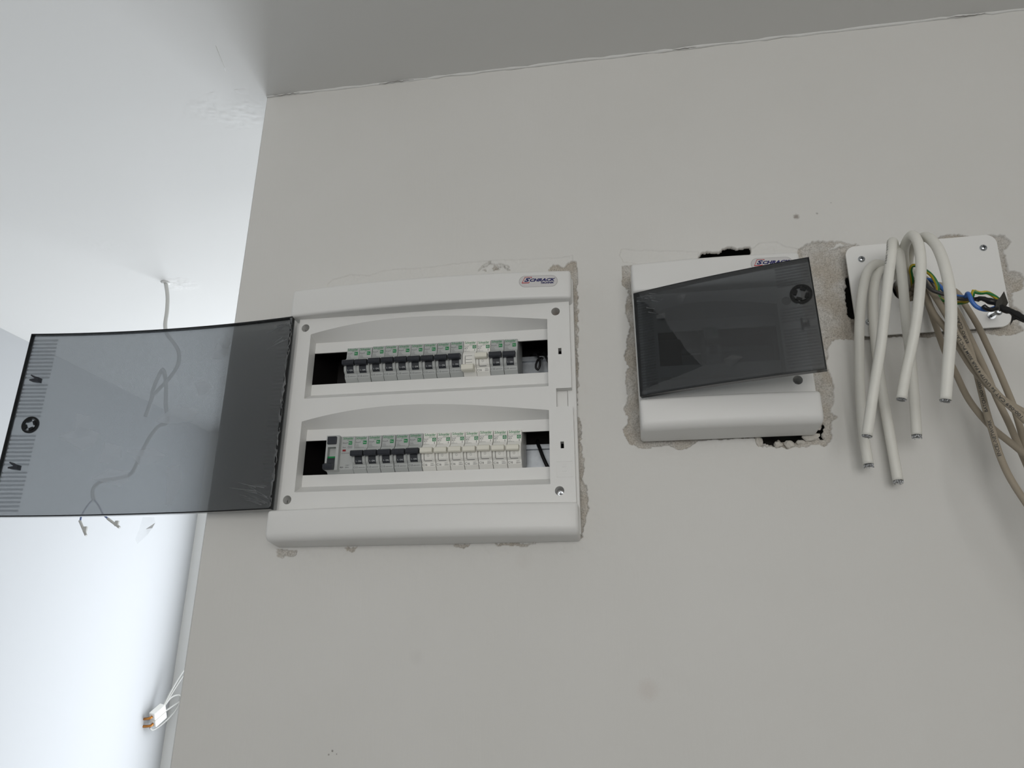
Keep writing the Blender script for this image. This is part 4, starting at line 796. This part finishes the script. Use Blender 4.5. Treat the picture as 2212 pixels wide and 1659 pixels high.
for x, z, tall in ((725.2, 81.0, 0), (868.4, 84.4, 0), (722.3, -3.8, 0)):
    y = pl_y(z) - 2.5
    s_ = MB(); n = 20
    rings = [(4.3, 0.2), (4.2, -1.2), (3.2, -2.2), (1.4, -2.7)]
    vs = [(x + r_ * math.cos(2 * math.pi * i / n), y + d_, z + r_ * math.sin(2 * math.pi * i / n)) for r_, d_ in rings for i in range(n)]
    s_.add(vs, [(k * n + i, k * n + (i + 1) % n, (k + 1) * n + (i + 1) % n, (k + 1) * n + i) for k in range(3) for i in range(n)] + [tuple(range(3 * n, 4 * n))], True)
    so = s_.build('screw', M['steel'], PL)
    MB().box(x - 2.2, x + 2.2, y - 2.9, y - 2.0, z - 0.45, z + 0.45).box(x - 0.45, x + 0.45, y - 2.9, y - 2.0, z - 2.2, z + 2.2).build('screw_cross', M['darkwin'], so)
ls_ = root('loose_screw', LOOSE[0]); tag(ls_, 'half driven steel screw sticking out of the lower right plate corner', 'screw')
a, b = np.array(LOOSE[0]), np.array(LOOSE[1]); d = (b - a) / np.linalg.norm(b - a)
MB().tube([a + d * t for t in np.linspace(-10, 18, 57)], lambda t: 1.55 + 0.35 * (int(t * 56) % 2), 10).build('shank', M['steel'], ls_)
MB().tube([b - d * 2, b - d * 0.2, b + d * 0.8, b + d * 2], lambda t: (2.0, 4.2, 4.0, 1.8)[min(3, int(t * 3 + 0.01))], 18).build('head', M['steel'], ls_)
MB().tube([a - d * 2.3, a - d * 0.9], 4.6, 18).build('washer', M['steel'], ls_)

def cut_cable(pts, rad, label, idx):
    o = root('white_cable', pts[0]); tag(o, label, 'cable', 'white cables hanging from the plate')
    p = smoothpath(pts); MB().tube(p, rad, 18).build('sheath', M['cablewhite'], o)
    e = np.array(p[-1]); d = np.array(p[-1]) - np.array(p[-4]); d /= np.linalg.norm(d)
    MB().tube([e - d * 1.5, e + d * 0.8, e + d * 1.6], rad * 0.72, 14).build('cut_core', M['core'], o)
    rr = random.Random(idx); q = MB(); ref = np.array([0, -1.0, 0]); N = ref - d * (ref @ d); N /= np.linalg.norm(N); B = np.cross(d, N)
    for k in range(44):
        a = 2 * math.pi * (k + rr.uniform(-.4, .4)) / 44; r_ = rad * rr.uniform(.62, .86); s0 = e + r_ * (math.cos(a) * N + math.sin(a) * B); r2 = r_ + rr.uniform(-.4, .9)
        s1 = e + d * rr.uniform(0.8, 2.2) * (2.0 if idx in (0, 1, 3) else 1.0) + r2 * (math.cos(a + rr.uniform(-.2, .2)) * N + math.sin(a) * B)
        q.tube([s0 - d, (s0 + s1) / 2 + d * .3, s1], rr.uniform(.22, .5), 4)
    q.build('braid', M['foil'], o)
    return o, p
CW = [(C1, 'white cable hanging furthest left, bent over a low loop'), (C2, 'white cable with the lowest cut end, looping just right of the leftmost'), (C3, 'white cable slanting down left in front, printed near its top'),
      (C4, 'white cable behind, between the slanting ones, ending frayed at mid height'), (C5, 'white cable with the tallest arch, ending short and level with the rightmost'), (C6, 'rightmost white cable in a wide arch over the plate')]
paths = {}
for k, (pts, lb) in enumerate(CW):
    o, p = cut_cable(pts, (5.6, 5.6, 5.6, 5.5, 5.6, 5.7)[k], lb, k); paths[k] = (o, p)
def print_on(par, path, rad, s, start, length, height, mat, back=True, roll=0.0, name='printed_lettering'):
    """lettering wrapped on a cable from arc length start, running back towards the plate if back is set"""
    P = np.array(path); seg = np.linalg.norm(np.diff(P, axis=0), axis=1); S = np.concatenate([[0], np.cumsum(seg)])
    T_ = np.gradient(P, axis=0); T_ /= np.linalg.norm(T_, axis=1)[:, None]
    v, fc = text2d(s, 0.004); out = []
    for a, b in v:
        q = start - a * length if back else start + a * length; q = min(max(q, 0), S[-1])
        c = np.array([np.interp(q, S, P[:, k]) for k in range(3)]); t = np.array([np.interp(q, S, T_[:, k]) for k in range(3)]); t /= np.linalg.norm(t)
        view = np.array([406.0, -867.0, -374.0]) - np.array([850.0, -60.0, -60.0]); view /= np.linalg.norm(view)   # the print faces into the room
        N = view - t * (view @ t); N /= np.linalg.norm(N); B = np.cross(N, t) * (1 if back else -1)
        ang = (b - 0.5) * height / rad + roll
        out.append(c + (rad + 0.28) * (math.cos(ang) * N - math.sin(ang) * B))
    m_ = MB(); m_.add(out, fc); return m_.build(name, mat, par)
print_on(paths[2][0], paths[2][1], 5.6, 'PP-Y 3x2.5 - 2021', 164, 46, 2.2, M['ink'], back=False, roll=-0.75)
UW = [(U1, 'beige data cable sagging lowest left of the bundle'), (U2, 'beige data cable crossing in front of the bundle'), (U3, 'beige data cable printed with the text LAN CABLE'), (U4, 'beige data cable printed with a batch number, reaching furthest down'),
      (U5, 'beige data cable in the middle of the bundle, without print'), (U6, 'beige data cable on the right, crossing the lower plate edge alone')]
ur = {}
def run_on(pts, L=420.0):
    a, b = np.array(pts[-2]), np.array(pts[-1]); d = (b - a) / np.linalg.norm(b - a)
    return list(pts) + [tuple(b + d * L * t + np.array((120.0 * t, 30.0 * t, -60.0 * t * t))) for t in (0.33, 0.66, 1.0)]
for k, (pts, lb) in enumerate(UW):
    pts = run_on(pts)
    o = root('data_cable', pts[0]); tag(o, lb, 'cable', 'beige data cables leaving the plate')
    p = smoothpath(pts); MB().tube(p, 3.45, 14).build('sheath', M['cablebeige'], o); ur[k] = (o, p)
def total(p): return float(np.linalg.norm(np.diff(np.array(p), axis=0), axis=1).sum())
print_on(*ur[2], 3.45, '100-069 CAT 5e U/UTP 4 PAIR 305M PVC LAN CABLE', 322, 142, 2.9, M['inkdark'])
print_on(*ur[3], 3.45, 'ENCEL-NETWORK', 340, 42, 3.0, M['inkdark'])
print_on(*ur[3], 3.45, 'BATCH NO 00000', 288, 42, 3.0, M['inkdark'])
print_on(*ur[3], 3.45, 'EURO CLASS E', 198, 46, 3.0, M['inkdark'])
for k, (pts, lb) in enumerate(((L1, 'beige cable coiled inside the plate hole, upper coil'), (L2, 'beige cable coiled inside the plate hole, lower coil'), (L3, 'beige cable looping out of the plate hole behind the white cables'))):
    wire('data_cable', pts, 3.4, M['cablebeige'], lb, 'cable', 'cables in the plate hole', 12)

# coloured conductors and the taped joint
def striped(pts, rad):
    o = root('earth_wire', pts[0]); tag(o, 'yellow and green striped earth wire curling to the taped joint', 'wire')
    p = smoothpath(pts, 2.0); MB().tube(p, rad, 12).build('insulation', M['yellow'], o)
    P = np.array(p); T_ = np.gradient(P, axis=0); T_ /= np.linalg.norm(T_, axis=1)[:, None]; m_ = MB(); n = len(P)
    ref = np.array([0.3, -0.6, -0.75]); vs = []
    for i in range(n):
        N = ref - T_[i] * (ref @ T_[i]); N /= np.linalg.norm(N); B = np.cross(T_[i], N)
        for a in (-0.7, -0.25, 0.25, 0.7): vs.append(P[i] + (rad + 0.08) * (math.cos(a) * N + math.sin(a) * B))
    m_.add(vs, [(i * 4 + k, i * 4 + k + 1, i * 4 + 5 + k, i * 4 + 4 + k) for i in range(n - 1) for k in range(3)], True)
    m_.build('green_stripe', M['wiregreen'], o)
striped(YG, 2.1)
wire('neutral_wire', BL, 2.3, M['blue'], 'blue wire bent round towards the taped joint', 'wire', n=12, step=2)
wire('live_wire', BK, 2.2, M['darkwire'], 'dark grey wire running along the blue wire into the tape', 'wire', n=12, step=2)
tj = root('taped_joint', TAPE1[0]); tag(tj, 'black insulating tape wrapped joint with a loose tape flag at right', 'tape')
rr = random.Random(8)
rads = [rr.uniform(3.0, 3.9) for _ in range(80)]
p = smoothpath(TAPE1, 1.5); MB().tube(p, lambda t: rads[int(t * 60)] * (0.7 + 0.5 * t), 12).build('wrap', M['tape'], tj)
p = smoothpath(TAPE2, 1.5); MB().tube(p, lambda t: rads[int(t * 60)] * 0.72, 12).build('wrap', M['tape'], tj)
p = smoothpath(run_on(BKOUT, 200.0), 1.5); MB().tube(p, lambda t: rads[int(t * 60)] * 1.0, 12).build('outgoing_tail', M['tape'], tj)
def flap(pl, nm, mat):
    c = np.mean(np.array(pl), axis=0); n = len(pl); th = np.array([0, 0.5, 0]); q = MB(); vs = [np.array(p_) for p_ in pl] + [np.array(p_) + th for p_ in pl] + [c + np.array([0, -1.5, 0]), c + np.array([0, -1.0, 0])]
    q.add(vs, [(i, (i + 1) % n, 2 * n) for i in range(n)] + [(n + (i + 1) % n, n + i, 2 * n + 1) for i in range(n)] + [(i, n + i, n + (i + 1) % n, (i + 1) % n) for i in range(n)])
    q.build(nm, mat, tj)
flap(FLAG, 'tape_flag', mat_plain('tape_sticky_side', (52, 50, 44), 0.7)); flap(TAIL, 'tape_tail', M['tape'])

# ---------------------------------------------------------------- left space
pc = root('pendant_cable', PEND[0]); tag(pc, 'loose pale cable hanging from the ceiling behind the open door', 'cable')
MB().tube(smoothpath(PEND, 6), 4.6, 12).build('sheath', M['paintedcable'], pc)
MB().tube(smoothpath(PSTUB, 6), 4.8, 12).build('cut_end', M['paintedcable'], pc)
for w_ in (PW1, PW2):
    o = MB().tube(smoothpath(w_[:4], 4), 2.0, 8).build('core_wire', M['bluecable'], pc)
    a, b = np.array(w_[3]), np.array(w_[5]); d = (b - a) / np.linalg.norm(b - a)
    s = MB().tube([a - d * 3, a + d * 2, b], 3.0, 8).build('connector_sleeve', M['paintedcable'], o)
    c = a + d * 0.62 * np.linalg.norm(b - a); MB().box(c[0] - 1, c[0] + 7, c[1] - 3, c[1] + 3, c[2] - 4, c[2] + 8).build('sleeve_lever', M['paintedcable'], o, bevel=1.0)
MB().tube([np.array(PEND[0]) + np.array((0, 0, -4)), np.array(PEND[0])], lambda t: 6.5 + 6 * t, 14).build('plaster_collar', M['ceil'], pc)
# wall light terminal on the far side wall
tb = root('terminal_block', (XLEFT, 1712, -612)); tag(tb, 'white terminal block with looped wires sticking out of the far wall at bottom left', 'terminal block')
bd = MB(); A = np.array((XLEFT + 26, 1712.0, -640.0)); ax = np.array((0.2, 0.72, 0.50)); ax /= np.linalg.norm(ax)
up = np.array((0.15, -0.55, 0.82)); up -= ax * (up @ ax); up /= np.linalg.norm(up); sd_ = np.cross(ax, up)
def bxo(c, l, w_, h): return [c + ax * a * l / 2 + up * b * w_ / 2 + sd_ * e * h / 2 for a in (-1, 1) for b in (-1, 1) for e in (-1, 1)]
BF = [(0, 1, 3, 2), (4, 6, 7, 5), (0, 4, 5, 1), (2, 3, 7, 6), (0, 2, 6, 4), (1, 5, 7, 3)]
for t in (-1, 1): bd.add(bxo(A + ax * 26 + up * t * 15, 52, 27, 26), BF)
bd.build('block', M['mcbwhite'], tb, bevel=3.0)
for t in (-15, 15):
    MB().tube(smoothpath([np.array((XLEFT - 4, 1702, -648 + t * .8)), A - ax * 8 + up * t * 1.1, A + ax * 4 + up * t], 5), 4.5, 8).build('copper_tail', M['copper'], tb)
E1 = A + ax * 52
wl = [[E1 + up * 15, E1 + ax * 40 + up * 26, E1 + ax * 78 + up * 2, E1 + ax * 60 - up * 34, E1 + ax * 10 - up * 50, A - ax * 4 - up * 40, A - ax * 14 - up * 22],
      [E1 - up * 8, E1 + ax * 40 - up * 14, E1 + ax * 72 - up * 20], [E1 + up * 18, E1 + ax * 46 + up * 56, E1 + ax * 105 + up * 92, E1 + ax * 150 + up * 100], [E1 + up * 12, E1 + ax * 48 + up * 44, E1 + ax * 105 + up * 74, E1 + ax * 150 + up * 84]]
for p in wl:
    p = [np.array((max(q[0], XLEFT + 6), min(q[1], YBACK - 8), q[2])) for q in p]
    MB().tube(smoothpath(p, 5), 3.2, 8).build('loop_wire', M['paintedcable'], tb)

for o in bpy.data.objects:
    if '_org' in o: del o['_org']
